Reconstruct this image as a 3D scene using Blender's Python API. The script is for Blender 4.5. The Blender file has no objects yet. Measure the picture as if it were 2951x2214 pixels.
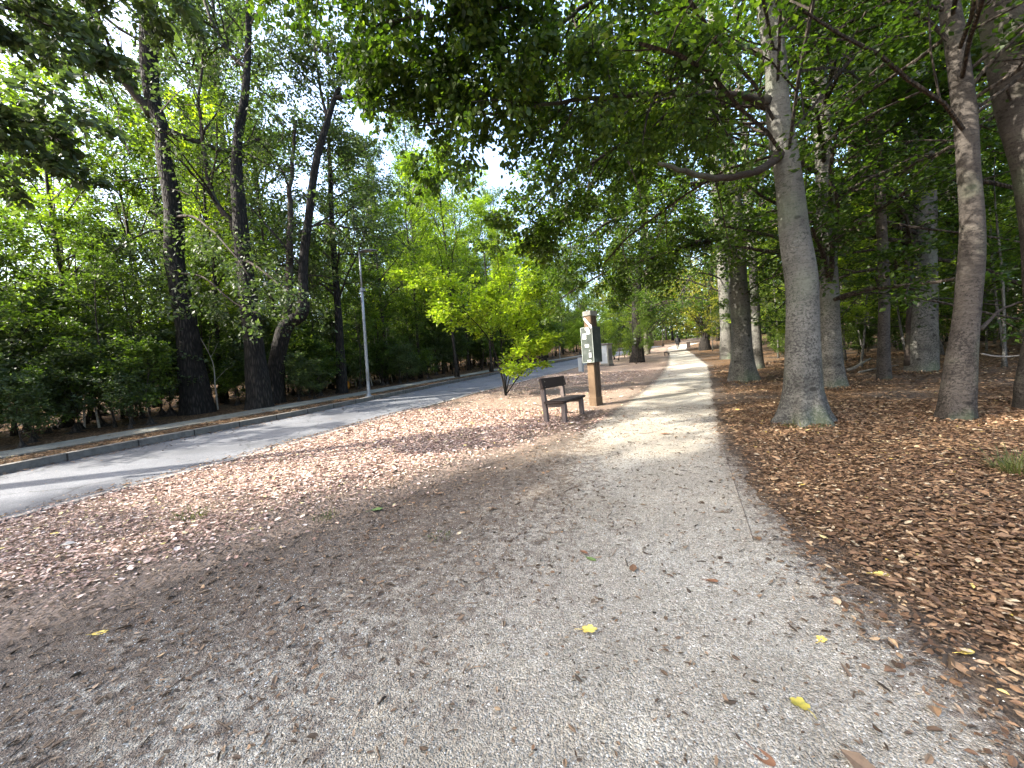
import bpy, math, random
import numpy as np

# ------------------------------------------------------------------ basics
sc = bpy.context.scene
COL = sc.collection
rng = np.random.default_rng(11)
PI = math.pi
EYE = 1.4
F, CX, CY = 831.0, 1106.0, 830.0          # focal length and centre in a 2212 x 1660 frame


def rad(a): return math.radians(a)


_y, _p, _r = rad(23.75), rad(-2.0), rad(-4.5)
FW = np.array([-math.sin(_y) * math.cos(_p), math.cos(_y) * math.cos(_p), math.sin(_p)])
_rt = np.array([math.cos(_y), math.sin(_y), 0.0])
_up = np.cross(_rt, FW)
RT = _rt * math.cos(_r) + _up * math.sin(_r)
UP = -_rt * math.sin(_r) + _up * math.cos(_r)
CAM = np.array([0, 0, EYE])


def terr(x, y):
    x = np.asarray(x, float); y = np.asarray(y, float)
    yy = np.clip(y, -40, 85)
    z = .037 * yy + .00035 * np.clip(yy - 15, 0, 45) ** 2 + .0315 * np.clip(yy - 60, 0, 100)
    l = np.clip(-x - 1.5, 0, 45)
    z = z + .04 * l * l / (l + 1.2)
    z = z + .012 * np.sin(x * .9 + 1.3 * np.sin(y * .31)) * np.cos(y * .7 + .4)
    return z


# left line of the kerb / right line of the road, as functions of y
KY = np.array([-60, 2.3, 9.5, 16.5, 24, 32, 41, 60, 80, 120.])
KX = np.array([-9.2, -9.99, -10.3, -11.0, -11.3, -11.2, -10.4, -7.6, -3.0, 9.])
RY = np.array([-60, 1.5, 5.8, 8.4, 15.4, 26.6, 34, 41, 60, 80, 120.])
RX = np.array([-6.3, -6.75, -6.85, -7.0, -7.2, -6.9, -6.8, -6.9, -4.2, .6, 12.])


def smooth(xq, X, Y):
    xq = np.asarray(xq, float)
    return (np.interp(xq - 1.5, X, Y) + np.interp(xq, X, Y) + np.interp(xq + 1.5, X, Y)) / 3


def kerb_x(y): return smooth(y, KY, KX)
def road_x(y): return smooth(y, RY, RX)


def ground_z(x, y):
    """height of the walked-on ground, raised beyond the kerb"""
    x = np.asarray(x, float); y = np.asarray(y, float)
    d = kerb_x(y) - x
    s = np.clip((d - .1) / .15, 0, 1)
    road = np.clip((road_x(y) - .02 - x) / .1, 0, 1) * np.clip((x - kerb_x(y) + .15) / .1, 0, 1)
    return terr(x, y) + .125 * s - .03 * road


def ray(px, py): return FW + RT * (px - CX) / F + UP * (CY - py) / F


def G(px, py):
    v = ray(px, py)
    t = np.arange(.3, 140, .02)
    P = v[None] * t[:, None]
    z = P[:, 2] + EYE - ground_z(P[:, 0], P[:, 1])
    k = int(np.argmax(z <= 0)) if (z <= 0).any() else len(t) - 1
    p = P[k].copy(); p[2] += EYE
    return p


def V(px, py, depth): return CAM + ray(px, py) * depth
def wscale(px): return F / math.hypot(F, px - CX)      # a round trunk looks wider away from the centre of a wide lens
def depth_of(p): return float((np.asarray(p) - CAM) @ FW)


# ------------------------------------------------------------------ mesh helpers
def mk(name, V_, F_, mats, parent=None, smooth_=False, midx=None, attrs=None):
    """V_ (n,3); F_ = array (m,k) or list of such arrays"""
    V_ = np.asarray(V_, np.float32)
    if not isinstance(F_, list): F_ = [F_]
    F_ = [np.asarray(f, np.int32) for f in F_ if len(f)]
    me = bpy.data.meshes.new(name)
    me.vertices.add(len(V_)); me.vertices.foreach_set('co', V_.ravel())
    loops = np.concatenate([f.ravel() for f in F_])
    tot = np.concatenate([np.full(len(f), f.shape[1], np.int32) for f in F_])
    start = np.concatenate([[0], np.cumsum(tot)[:-1]]).astype(np.int32)
    me.loops.add(len(loops)); me.loops.foreach_set('vertex_index', loops)
    me.polygons.add(len(tot)); me.polygons.foreach_set('loop_start', start)
    me.polygons.foreach_set('loop_total', tot)
    if midx is not None: me.polygons.foreach_set('material_index', np.asarray(midx, np.int32))
    me.polygons.foreach_set('use_smooth', np.full(len(tot), smooth_, bool))
    if not isinstance(mats, (list, tuple)): mats = [mats]
    for m in mats: me.materials.append(m)
    if attrs:
        for k, v in attrs.items():
            a = me.attributes.new(k, 'FLOAT', 'POINT'); a.data.foreach_set('value', np.asarray(v, np.float32))
    me.update(calc_edges=True)
    o = bpy.data.objects.new(name, me); COL.objects.link(o)
    if parent is not None: o.parent = parent
    return o


class MB:
    """collects pieces, builds one mesh object"""
    def __init__(s): s.V = []; s.F = {}; s.n = 0; s.M = {}
    def add(s, V_, F_, mi=0):
        V_ = np.asarray(V_, float); F_ = np.asarray(F_, int)
        k = F_.shape[1]
        s.F.setdefault(k, []).append(F_ + s.n); s.M.setdefault(k, []).append(np.full(len(F_), mi))
        s.V.append(V_); s.n += len(V_)
    def box(s, c, size, R=None, mi=0, bev=0.0):
        hx, hy, hz = np.array(size) / 2
        if bev > 0:
            b = min(bev, hx * .9, hy * .9, hz * .9)
            pts = []; 
            for z, i in ((-hz, b), (-hz + b, 0), (hz - b, 0), (hz, b)):
                X, Y = hx - i, hy - i
                pts += [(-X + b, -Y, z), (X - b, -Y, z), (X, -Y + b, z), (X, Y - b, z), (X - b, Y, z), (-X + b, Y, z), (-X, Y - b, z), (-X, -Y + b, z)]
            P = np.array(pts)
            q = [[r * 8 + i, r * 8 + (i + 1) % 8, (r + 1) * 8 + (i + 1) % 8, (r + 1) * 8 + i] for r in range(3) for i in range(8)]
            if R is not None: P = P @ np.asarray(R).T
            P = P + np.array(c)
            s.add(P, q, mi)
            s.F.setdefault(8, []).append(np.array([[7, 6, 5, 4, 3, 2, 1, 0], list(range(24, 32))]) + s.n - 32)
            s.M.setdefault(8, []).append(np.full(2, mi))
            return
        P = np.array([(x, y, z) for z in (-hz, hz) for x, y in ((-hx, -hy), (hx, -hy), (hx, hy), (-hx, hy))])
        if R is not None: P = P @ np.asarray(R).T
        s.add(P + np.array(c), [[3, 2, 1, 0], [4, 5, 6, 7], [0, 1, 5, 4], [1, 2, 6, 5], [2, 3, 7, 6], [3, 0, 4, 7]], mi)
    def tube(s, P, R, n=8, mi=0, cap=True, mod=None):
        V_, F_ = tubes(np.asarray(P, float)[None], np.asarray(R, float)[None], n, mod)
        s.add(V_, F_, mi)
        if cap:
            k = len(P)
            s.F.setdefault(n, []).append(np.array([list(range(n))[::-1], list(range((k - 1) * n, k * n))]) + s.n - len(V_))
            s.M.setdefault(n, []).append(np.full(2, mi))
    def build(s, name, mats, parent=None, smooth_=False):
        ks = sorted(s.F)
        return mk(name, np.concatenate(s.V), [np.concatenate(s.F[k]) for k in ks], mats, parent, smooth_,
                  np.concatenate([np.concatenate(s.M[k]) for k in ks]))


def nrm(v): return v / np.maximum(np.linalg.norm(v, axis=-1, keepdims=True), 1e-9)


def tubes(P, R, n, mod=None):
    """P (M,k,3) R (M,k): tubes with n sides"""
    M, k, _ = P.shape
    T = np.gradient(P, axis=1); T = nrm(T)
    ref = np.where(np.abs(T[:, :1, 2:3]) > .8, np.array([1., 0, 0]), np.array([0, 0, 1.]))
    A = nrm(np.cross(ref, T)); B = np.cross(T, A)
    a = np.arange(n) * 2 * PI / n
    rr = R[:, :, None] * np.ones(n)
    if mod is not None: rr = rr * mod
    ring = P[:, :, None] + rr[..., None] * (np.cos(a)[None, None, :, None] * A[:, :, None] + np.sin(a)[None, None, :, None] * B[:, :, None])
    V_ = ring.reshape(-1, 3)
    i = np.arange(M)[:, None, None] * k * n + np.arange(k - 1)[None, :, None] * n
    j = np.arange(n)[None, None]
    j2 = (j + 1) % n
    F_ = np.stack([i + j, i + j2, i + n + j2, i + n + j], -1).reshape(-1, 4)
    return V_, F_


def spline(P, per=6):
    P = np.asarray(P, float); n = len(P)
    Q = np.vstack([2 * P[0] - P[1], P, 2 * P[-1] - P[-2]])
    out = []
    for i in range(n - 1):
        p0, p1, p2, p3 = Q[i:i + 4]
        for t in np.linspace(0, 1, per, endpoint=False):
            out.append(.5 * ((2 * p1) + (-p0 + p2) * t + (2 * p0 - 5 * p1 + 4 * p2 - p3) * t * t + (-p0 + 3 * p1 - 3 * p2 + p3) * t ** 3))
    out.append(P[-1])
    return np.array(out)


def Rz(a):
    c, s = math.cos(a), math.sin(a); return np.array([[c, -s, 0], [s, c, 0], [0, 0, 1]])
def Rx(a):
    c, s = math.cos(a), math.sin(a); return np.array([[1, 0, 0], [0, c, -s], [0, s, c]])
def Ry(a):
    c, s = math.cos(a), math.sin(a); return np.array([[c, 0, s], [0, 1, 0], [-s, 0, c]])


def tag(o, label=None, cat=None, group=None, kind=None):
    for k, v in (('label', label), ('category', cat), ('group', group), ('kind', kind)):
        if v: o[k] = v
    return o


def thing(name, loc, label, cat, group=None, rz=0.0):
    o = bpy.data.objects.new(name, None); COL.objects.link(o)
    o.location = [float(v) for v in loc]; o.rotation_euler = (0, 0, rz); o.empty_display_size = .3
    return tag(o, label, cat, group)


def struct(o, kind='structure'): o['kind'] = kind; return o


# ------------------------------------------------------------------ materials
def new_mat(name):
    m = bpy.data.materials.new(name); m.use_nodes = True
    nt = m.node_tree; nt.nodes.clear()
    out = nt.nodes.new('ShaderNodeOutputMaterial')
    return m, nt, out


class N:
    def __init__(s, nt): s.nt = nt
    def __call__(s, t, **kw):
        n = s.nt.nodes.new('ShaderNode' + t)
        ins = kw.pop('ins', {})
        for k, v in kw.items(): setattr(n, k, v)
        for k, v in ins.items():
            if hasattr(v, 'is_linked') or isinstance(v, bpy.types.NodeSocket): s.nt.links.new(v, n.inputs[k])
            else: n.inputs[k].default_value = v
        return n
    def ramp(s, fac, stops, interp='LINEAR'):
        n = s.nt.nodes.new('ShaderNodeValToRGB'); n.color_ramp.interpolation = interp
        el = n.color_ramp.elements
        while len(el) > 1: el.remove(el[-1])
        for i, (p, c) in enumerate(stops):
            e = el[0] if i == 0 else el.new(p)
            e.position = p; e.color = (*c, 1) if len(c) == 3 else c
        s.nt.links.new(fac, n.inputs[0]); return n.outputs[0]
    def mix(s, fac, a, b, bt='MIX'):
        n = s.nt.nodes.new('ShaderNodeMix'); n.data_type = 'RGBA'; n.blend_type = bt
        for k, v in ((0, fac), (6, a), (7, b)):
            if isinstance(v, bpy.types.NodeSocket): s.nt.links.new(v, n.inputs[k])
            elif isinstance(v, tuple): n.inputs[k].default_value = (*v, 1) if len(v) == 3 else v
            else: n.inputs[k].default_value = v
        return n.outputs[2]
    def math(s, op, a, b=0.0, c=None, clamp=False):
        n = s.nt.nodes.new('ShaderNodeMath'); n.operation = op; n.use_clamp = clamp
        for k, v in enumerate((a, b, c)):
            if v is None: continue
            if isinstance(v, bpy.types.NodeSocket): s.nt.links.new(v, n.inputs[k])
            else: n.inputs[k].default_value = v
        return n.outputs[0]
    def link(s, a, b): s.nt.links.new(a, b)


def leaf_mat(name, stops, trans=.45, tboost=(1.5, 1.75, .8), rough=.5, clump=.5):
    """per-leaf colour from the random value of each loose leaf, plus a slow drift through the crown"""
    m, nt, out = new_mat(name); n = N(nt)
    geo = n('NewGeometry'); oi = n('ObjectInfo'); tc = n('TexCoord')
    noi = n('TexNoise', ins={'Vector': tc.outputs['Object'], 'Scale': .8, 'Detail': 2.0})
    f = n.math('ADD', n.math('MULTIPLY', geo.outputs['Random Per Island'], .55), n.math('MULTIPLY', n.math('SUBTRACT', noi.outputs['Fac'], .27), clump), clamp=True)
    f = n.math('ADD', f, n.math('MULTIPLY', n.math('SUBTRACT', oi.outputs['Random'], .5), .22), clamp=True)
    c = n.ramp(f, stops)
    bs = n('BsdfPrincipled', ins={'Base Color': c, 'Roughness': rough, 'Specular IOR Level': .35})
    tcol = n.mix(1.0, c, tboost, 'MULTIPLY')
    tr = n('BsdfTranslucent', ins={'Color': tcol})
    mx = n('MixShader', ins={0: trans, 1: bs.outputs[0], 2: tr.outputs[0]})
    n.link(mx.outputs[0], out.inputs[0])
    return m


GREEN = leaf_mat('leaf_green', [(0, (.026, .046, .008)), (.35, (.058, .094, .014)), (.7, (.115, .158, .022)), (.93, (.20, .20, .03)), (.97, (.28, .17, .03)), (1, (.22, .07, .02))])
BEECH = leaf_mat('leaf_beech', [(0, (.013, .026, .005)), (.45, (.032, .060, .008)), (.8, (.085, .125, .015)), (.92, (.14, .135, .022)), (.965, (.20, .075, .025)), (1, (.16, .05, .02))], trans=.52, tboost=(1.9, 2.1, .8))
BRIGHT = leaf_mat('leaf_bright', [(0, (.080, .130, .014)), (.5, (.165, .225, .018)), (.85, (.28, .31, .025)), (1, (.38, .33, .035))], trans=.5)
VIVID = leaf_mat('leaf_vivid', [(0, (.13, .20, .014)), (.5, (.24, .31, .02)), (.85, (.36, .40, .03)), (1, (.44, .40, .04))], trans=.5)
OAK = leaf_mat('leaf_oak', [(0, (.028, .044, .018)), (.5, (.066, .092, .032)), (.85, (.125, .15, .045)), (.97, (.16, .17, .04)), (1, (.26, .15, .03))], trans=.38)
YELLOW = leaf_mat('leaf_yellow', [(0, (.13, .14, .02)), (.4, (.22, .21, .03)), (.75, (.30, .25, .035)), (1, (.36, .24, .03))], trans=.5)
DRY = leaf_mat('leaf_dry', [(0, (.16, .07, .035)), (.5, (.26, .13, .06)), (1, (.34, .20, .10))], trans=.3, tboost=(1.3, 1.1, 1))


def bark(name, dark, light, kind='smooth', spots=.5):
    m, nt, out = new_mat(name); n = N(nt)
    tc = n('TexCoord')
    co = tc.outputs['Object']
    if kind == 'smooth':
        mp = n('Mapping', ins={'Vector': co, 'Scale': (1, 1, 1.0)})
        big = n('TexNoise', ins={'Vector': mp.outputs[0], 'Scale': 2.2, 'Detail': 5.0, 'Roughness': .6})
        mp2 = n('Mapping', ins={'Vector': co, 'Scale': (1.2, 1.2, 6.0)})
        hor = n('TexNoise', ins={'Vector': mp2.outputs[0], 'Scale': 5.5, 'Detail': 6.0, 'Roughness': .7})
        fine = n('TexNoise', ins={'Vector': co, 'Scale': 26.0, 'Detail': 4.0, 'Roughness': .7})
        sp = n('TexNoise', ins={'Vector': co, 'Scale': 34.0, 'Detail': 5.0, 'Roughness': .6, 'Distortion': .6})
        pat = n('TexNoise', ins={'Vector': co, 'Scale': 3.1, 'Detail': 3.0})
        sep = n('SeparateXYZ', ins={0: co})
        low = n.math('SUBTRACT', 1.0, n.math('DIVIDE', sep.outputs[2], 3.2), clamp=True)      # lichen specks are dense on the lower trunk
        c = n.ramp(big.outputs['Fac'], [(.3, dark), (.5, tuple((a + b) / 2 for a, b in zip(dark, light))), (.68, light)])
        c = n.mix(n.ramp(hor.outputs['Fac'], [(.56, (0, 0, 0)), (.64, (.5, .5, .5))]), c, tuple(v * .45 for v in dark))
        thr = n.math('ADD', n.math('ADD', sp.outputs['Fac'], n.math('MULTIPLY', low, .13 * spots * 2)), n.math('MULTIPLY', n.math('SUBTRACT', pat.outputs['Fac'], .5), .35))
        c = n.mix(n.ramp(thr, [(.57, (0, 0, 0)), (.68, (.8, .8, .8))]), c, tuple(v * .3 for v in dark))
        c = n.mix(n.ramp(fine.outputs['Fac'], [(.35, (.35, .35, .35)), (.6, (0, 0, 0))]), c, tuple(v * .6 for v in dark))
        mpe = n('Mapping', ins={'Vector': co, 'Scale': (2.6, 2.6, 4.2)})
        eye = n('TexVoronoi', ins={'Vector': n('VectorMath', operation='ADD', ins={0: mpe.outputs[0], 1: n('VectorMath', operation='SCALE', ins={0: fine.outputs['Color'], 'Scale': .16}).outputs[0]}).outputs[0], 'Scale': 1.0})
        c = n.mix(n.ramp(eye.outputs['Distance'], [(.10, (.85, .85, .85)), (.17, (0, 0, 0))]), c, tuple(v * .22 for v in dark))
        mpl = n('Mapping', ins={'Vector': co, 'Scale': (1.0, 1.0, 7.0)})
        wr = n('TexVoronoi', feature='DISTANCE_TO_EDGE', ins={'Vector': n('VectorMath', operation='ADD', ins={0: mpl.outputs[0], 1: big.outputs['Color']}).outputs[0], 'Scale': 1.5})
        c = n.mix(n.ramp(wr.outputs['Distance'], [(0, (.55, .55, .55)), (.03, (0, 0, 0))]), c, tuple(v * .35 for v in dark))
        gr = n('TexNoise', ins={'Vector': co, 'Scale': 1.1, 'Detail': 3.0})
        c = n.mix(n.ramp(gr.outputs['Fac'], [(.50, (0, 0, 0)), (.66, (.45, .45, .45))]), c, (.075, .10, .055))
        h = n.math('ADD', n.math('ADD', n.math('MULTIPLY', hor.outputs['Fac'], .6), n.math('MULTIPLY', fine.outputs['Fac'], .35)), n.math('MULTIPLY', big.outputs['Fac'], 1.2))
        bp = n('Bump', ins={'Height': h, 'Strength': .8, 'Distance': .03})
    else:
        mp = n('Mapping', ins={'Vector': co, 'Scale': (1, 1, .18)})
        v = n('TexVoronoi', feature='DISTANCE_TO_EDGE', ins={'Vector': mp.outputs[0], 'Scale': 17.0})
        no = n('TexNoise', ins={'Vector': mp.outputs[0], 'Scale': 9.0, 'Detail': 6.0, 'Roughness': .7})
        f = n.math('ADD', n.math('MULTIPLY', v.outputs['Distance'], 1.5), n.math('MULTIPLY', no.outputs['Fac'], .6))
        c = n.ramp(f, [(.25, tuple(x * .35 for x in dark)), (.5, dark), (.85, light)])
        bp = n('Bump', ins={'Height': f, 'Strength': .9, 'Distance': .03})
    bs = n('BsdfPrincipled', ins={'Base Color': c, 'Roughness': .85, 'Specular IOR Level': .2, 'Normal': bp.outputs[0]})
    n.link(bs.outputs[0], out.inputs[0])
    return m


BEECH_BARK = bark('bark_beech', (.070, .067, .058), (.165, .158, .138))
BEECH_DARK = bark('bark_beech_brown', (.038, .032, .027), (.088, .076, .064))
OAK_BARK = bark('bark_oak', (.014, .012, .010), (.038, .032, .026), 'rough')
PALE_BARK = bark('bark_pale', (.15, .13, .105), (.34, .30, .25), 'smooth', .3)
LIMB = bark('bark_limb_backlit', (.026, .019, .015), (.065, .050, .040), 'smooth', .2)  # dark tone of backlit limbs put into the bark colour
TWIG = bark('bark_twig', (.035, .028, .022), (.075, .060, .046), 'rough')


def simple(name, col, rough=.6, metal=0.0, noise=.25, scale=20.0, bump=.0, spec=.4, stretch=(1, 1, 1), ramp=None):
    m, nt, out = new_mat(name); n = N(nt)
    tc = n('TexCoord'); mp = n('Mapping', ins={'Vector': tc.outputs['Object'], 'Scale': stretch})
    no = n('TexNoise', ins={'Vector': mp.outputs[0], 'Scale': scale, 'Detail': 6.0, 'Roughness': .65})
    if ramp: c = n.ramp(no.outputs['Fac'], ramp)
    else: c = n.ramp(no.outputs['Fac'], [(.3, tuple(v * (1 - noise) for v in col)), (.7, tuple(min(1, v * (1 + noise)) for v in col))])
    ins = {'Base Color': c, 'Roughness': rough, 'Metallic': metal, 'Specular IOR Level': spec}
    if bump:
        bp = n('Bump', ins={'Height': no.outputs['Fac'], 'Strength': bump, 'Distance': .01}); ins['Normal'] = bp.outputs[0]
    bs = n('BsdfPrincipled', ins=ins); n.link(bs.outputs[0], out.inputs[0])
    return m


def litter_nodes(n, co):
    """layered fallen leaves: cells with their own brown, dark gaps between"""
    wob = n('TexNoise', ins={'Vector': co, 'Scale': 9.0, 'Detail': 3.0})
    add = n('VectorMath', operation='ADD', ins={0: co, 1: n('VectorMath', operation='SCALE', ins={0: wob.outputs['Color'], 'Scale': .10}).outputs[0]})
    v1 = n('TexVoronoi', ins={'Vector': add.outputs[0], 'Scale': 19.0})
    v2 = n('TexVoronoi', ins={'Vector': add.outputs[0], 'Scale': 31.0, 'Randomness': 1.0})
    r1 = n('SeparateColor', ins={0: v1.outputs['Color']}); r2 = n('SeparateColor', ins={0: v2.outputs['Color']})
    ramp = [(0, (.03, .017, .008)), (.3, (.075, .040, .017)), (.6, (.125, .070, .030)), (.85, (.19, .115, .055)), (1, (.28, .18, .11))]
    c1 = n.ramp(r1.outputs[0], ramp); c2 = n.ramp(r2.outputs[1], ramp)
    c = n.mix(n.ramp(r2.outputs[2], [(.45, (0, 0, 0)), (.55, (1, 1, 1))]), c1, c2)
    h = n.math('SUBTRACT', n.math('MULTIPLY', r1.outputs[0], .6), n.math('MULTIPLY', v2.outputs['Distance'], 1.4))
    c = n.mix(n.ramp(v1.outputs['Distance'], [(.45, (0, 0, 0)), (.8, (.8, .8, .8))]), c, (.02, .012, .008))
    return c, h


def ground_mat():
    m, nt, out = new_mat('forest_floor'); n = N(nt)
    geo = n('NewGeometry'); co = geo.outputs['Position']
    c, h = litter_nodes(n, co)
    big = n('TexNoise', ins={'Vector': co, 'Scale': .55, 'Detail': 4.0, 'Roughness': .6})
    soil = n('TexNoise', ins={'Vector': co, 'Scale': 30.0, 'Detail': 6.0, 'Roughness': .8})
    sc_ = n.ramp(soil.outputs['Fac'], [(.3, (.045, .034, .026)), (.55, (.10, .078, .060)), (.75, (.19, .16, .13))])
    at = n('Attribute', attribute_name='bare')
    f = n.math('ADD', n.math('MULTIPLY', at.outputs['Fac'], .75), n.math('MULTIPLY', n.math('SUBTRACT', big.outputs['Fac'], .5), 1.6))
    c = n.mix(n.ramp(f, [(.25, (0, 0, 0)), (.5, (.9, .9, .9))]), c, sc_)
    sa = n('Attribute', attribute_name='sandy')
    c = n.mix(n.math('MULTIPLY', sa.outputs['Fac'], n.ramp(soil.outputs['Fac'], [(.35, (.3, .3, .3)), (.6, (1, 1, 1))])), c, (.36, .28, .22))
    bp = n('Bump', ins={'Height': n.math('ADD', h, soil.outputs['Fac']), 'Strength': .8, 'Distance': .03})
    bs = n('BsdfPrincipled', ins={'Base Color': c, 'Roughness': .9, 'Specular IOR Level': .15, 'Normal': bp.outputs[0]})
    n.link(bs.outputs[0], out.inputs[0]); return m


def path_mat():
    m, nt, out = new_mat('gravel_path'); n = N(nt)
    geo = n('NewGeometry'); co = geo.outputs['Position']
    v = n('TexVoronoi', ins={'Vector': co, 'Scale': 150.0}); r = n('SeparateColor', ins={0: v.outputs['Color']})
    v3 = n('TexVoronoi', ins={'Vector': co, 'Scale': 85.0}); r3 = n('SeparateColor', ins={0: v3.outputs['Color']})
    big = n('TexNoise', ins={'Vector': co, 'Scale': 1.3, 'Detail': 6.0, 'Roughness': .65})
    mid = n('TexNoise', ins={'Vector': co, 'Scale': 11.0, 'Detail': 7.0, 'Roughness': .75})
    c = n.ramp(r.outputs[0], [(0, (.11, .092, .07)), (.2, (.29, .255, .195)), (.6, (.54, .495, .405)), (.88, (.71, .665, .575)), (1, (.88, .85, .78))])
    c = n.mix(n.ramp(r3.outputs[0], [(.72, (0, 0, 0)), (.80, (.75, .75, .75))]), c, (.12, .10, .08))
    c = n.mix(.38, c, n.ramp(mid.outputs['Fac'], [(.3, (.19, .165, .125)), (.48, (.41, .38, .31)), (.7, (.60, .565, .48))]))
    c = n.mix(n.ramp(big.outputs['Fac'], [(.35, (.5, .5, .5)), (.65, (0, 0, 0))]), c, (.24, .215, .165))
    pt = n('TexNoise', ins={'Vector': co, 'Scale': .45, 'Detail': 5.0, 'Roughness': .6, 'Distortion': .8})
    c = n.mix(n.ramp(pt.outputs['Fac'], [(.42, (.35, .35, .35)), (.56, (0, 0, 0))]), c, (.29, .25, .20))
    c = n.mix(n.ramp(pt.outputs['Fac'], [(.54, (0, 0, 0)), (.68, (.35, .35, .35))]), c, (.68, .66, .60))
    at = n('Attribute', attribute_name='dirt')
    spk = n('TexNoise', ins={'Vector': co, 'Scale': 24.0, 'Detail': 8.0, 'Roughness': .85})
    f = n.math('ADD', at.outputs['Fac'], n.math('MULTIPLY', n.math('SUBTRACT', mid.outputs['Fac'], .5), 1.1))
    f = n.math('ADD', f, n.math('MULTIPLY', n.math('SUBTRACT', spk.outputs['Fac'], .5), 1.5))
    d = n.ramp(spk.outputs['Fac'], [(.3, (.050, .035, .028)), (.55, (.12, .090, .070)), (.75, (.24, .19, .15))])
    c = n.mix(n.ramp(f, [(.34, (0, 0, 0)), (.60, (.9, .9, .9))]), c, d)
    h = n.math('ADD', n.math('MULTIPLY', v.outputs['Distance'], -.6), n.math('MULTIPLY', mid.outputs['Fac'], 1.4))
    h = n.math('ADD', h, n.math('MULTIPLY', v3.outputs['Distance'], -.7))
    bp = n('Bump', ins={'Height': h, 'Strength': 1.0, 'Distance': .02})
    bs = n('BsdfPrincipled', ins={'Base Color': c, 'Roughness': .9, 'Specular IOR Level': .2, 'Normal': bp.outputs[0]})
    n.link(bs.outputs[0], out.inputs[0]); return m


def asphalt(name, a, b, s, speck):
    m, nt, out = new_mat(name); n = N(nt)
    geo = n('NewGeometry'); co = geo.outputs['Position']
    fine = n('TexVoronoi', ins={'Vector': co, 'Scale': 110.0}); r = n('SeparateColor', ins={0: fine.outputs['Color']})
    big = n('TexNoise', ins={'Vector': co, 'Scale': s, 'Detail': 7.0, 'Roughness': .65})
    c = n.ramp(big.outputs['Fac'], [(.3, a), (.7, b)])
    c = n.mix(n.ramp(r.outputs[0], [(0, (.45, .45, .45)), (.5, (0, 0, 0))]), c, tuple(v * .5 for v in a))
    c = n.mix(n.ramp(r.outputs[0], [(.8, (0, 0, 0)), (1, (.5, .5, .5))]), c, speck)
    wv = n('TexVoronoi', feature='DISTANCE_TO_EDGE', ins={'Vector': n('VectorMath', operation='ADD', ins={0: co, 1: big.outputs['Color']}).outputs[0], 'Scale': .55})
    c = n.mix(n.ramp(wv.outputs['Distance'], [(0, (.8, .8, .8)), (.014, (0, 0, 0))]), c, (.03, .03, .028))
    st = n('TexNoise', ins={'Vector': co, 'Scale': .35, 'Detail': 6.0, 'Distortion': 1.0})
    c = n.mix(n.ramp(st.outputs['Fac'], [(.50, (0, 0, 0)), (.60, (.45, .45, .45))]), c, tuple(v * .55 for v in a))
    bp = n('Bump', ins={'Height': fine.outputs['Distance'], 'Strength': .35, 'Distance': .004})
    bs = n('BsdfPrincipled', ins={'Base Color': c, 'Roughness': .85, 'Specular IOR Level': .3, 'Normal': bp.outputs[0]})
    n.link(bs.outputs[0], out.inputs[0]); return m


def fallen_mat(name, stops):
    m, nt, out = new_mat(name); n = N(nt)
    geo = n('NewGeometry')
    c = n.ramp(geo.outputs['Random Per Island'], stops)
    no = n('TexNoise', ins={'Vector': geo.outputs['Position'], 'Scale': 60.0, 'Detail': 4.0})
    c = n.mix(n.ramp(no.outputs['Fac'], [(.5, (0, 0, 0)), (.75, (.55, .55, .55))]), c, (.05, .028, .018))
    bs = n('BsdfPrincipled', ins={'Base Color': c, 'Roughness': .65, 'Specular IOR Level': .35})
    n.link(bs.outputs[0], out.inputs[0]); return m


M_GROUND = ground_mat(); M_PATH = path_mat()
M_ROAD = asphalt('road_asphalt', (.082, .086, .094), (.135, .14, .15), .9, (.25, .25, .26))
M_WALK = asphalt('walk_asphalt', (.15, .145, .12), (.235, .225, .185), 1.4, (.36, .35, .30))
def stone_row(name, col, length):
    m, nt, out = new_mat(name); n = N(nt); geo = n('NewGeometry'); co = geo.outputs['Position']
    sep = n('SeparateXYZ', ins={0: co}); fr = n.math('FRACT', n.math('DIVIDE', sep.outputs[1], length)); idx = n.math('FLOOR', n.math('DIVIDE', sep.outputs[1], length))
    wn = n('TexWhiteNoise', noise_dimensions='1D', ins={'W': idx}); no = n('TexNoise', ins={'Vector': co, 'Scale': 7.0, 'Detail': 7.0, 'Roughness': .7})
    c = n.ramp(no.outputs['Fac'], [(.3, tuple(v * .45 for v in col)), (.55, col), (.75, tuple(v * 1.4 for v in col))])
    c = n.mix(n.math('MULTIPLY', wn.outputs['Value'], .35), c, tuple(v * .55 for v in col))
    c = n.mix(n.ramp(fr, [(0, (.9, .9, .9)), (.022, (.9, .9, .9)), (.03, (0, 0, 0))]), c, (.02, .017, .014))
    bp = n('Bump', ins={'Height': no.outputs['Fac'], 'Strength': .6, 'Distance': .015})
    bs = n('BsdfPrincipled', ins={'Base Color': c, 'Roughness': .9, 'Specular IOR Level': .2, 'Normal': bp.outputs[0]}); n.link(bs.outputs[0], out.inputs[0]); return m


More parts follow.
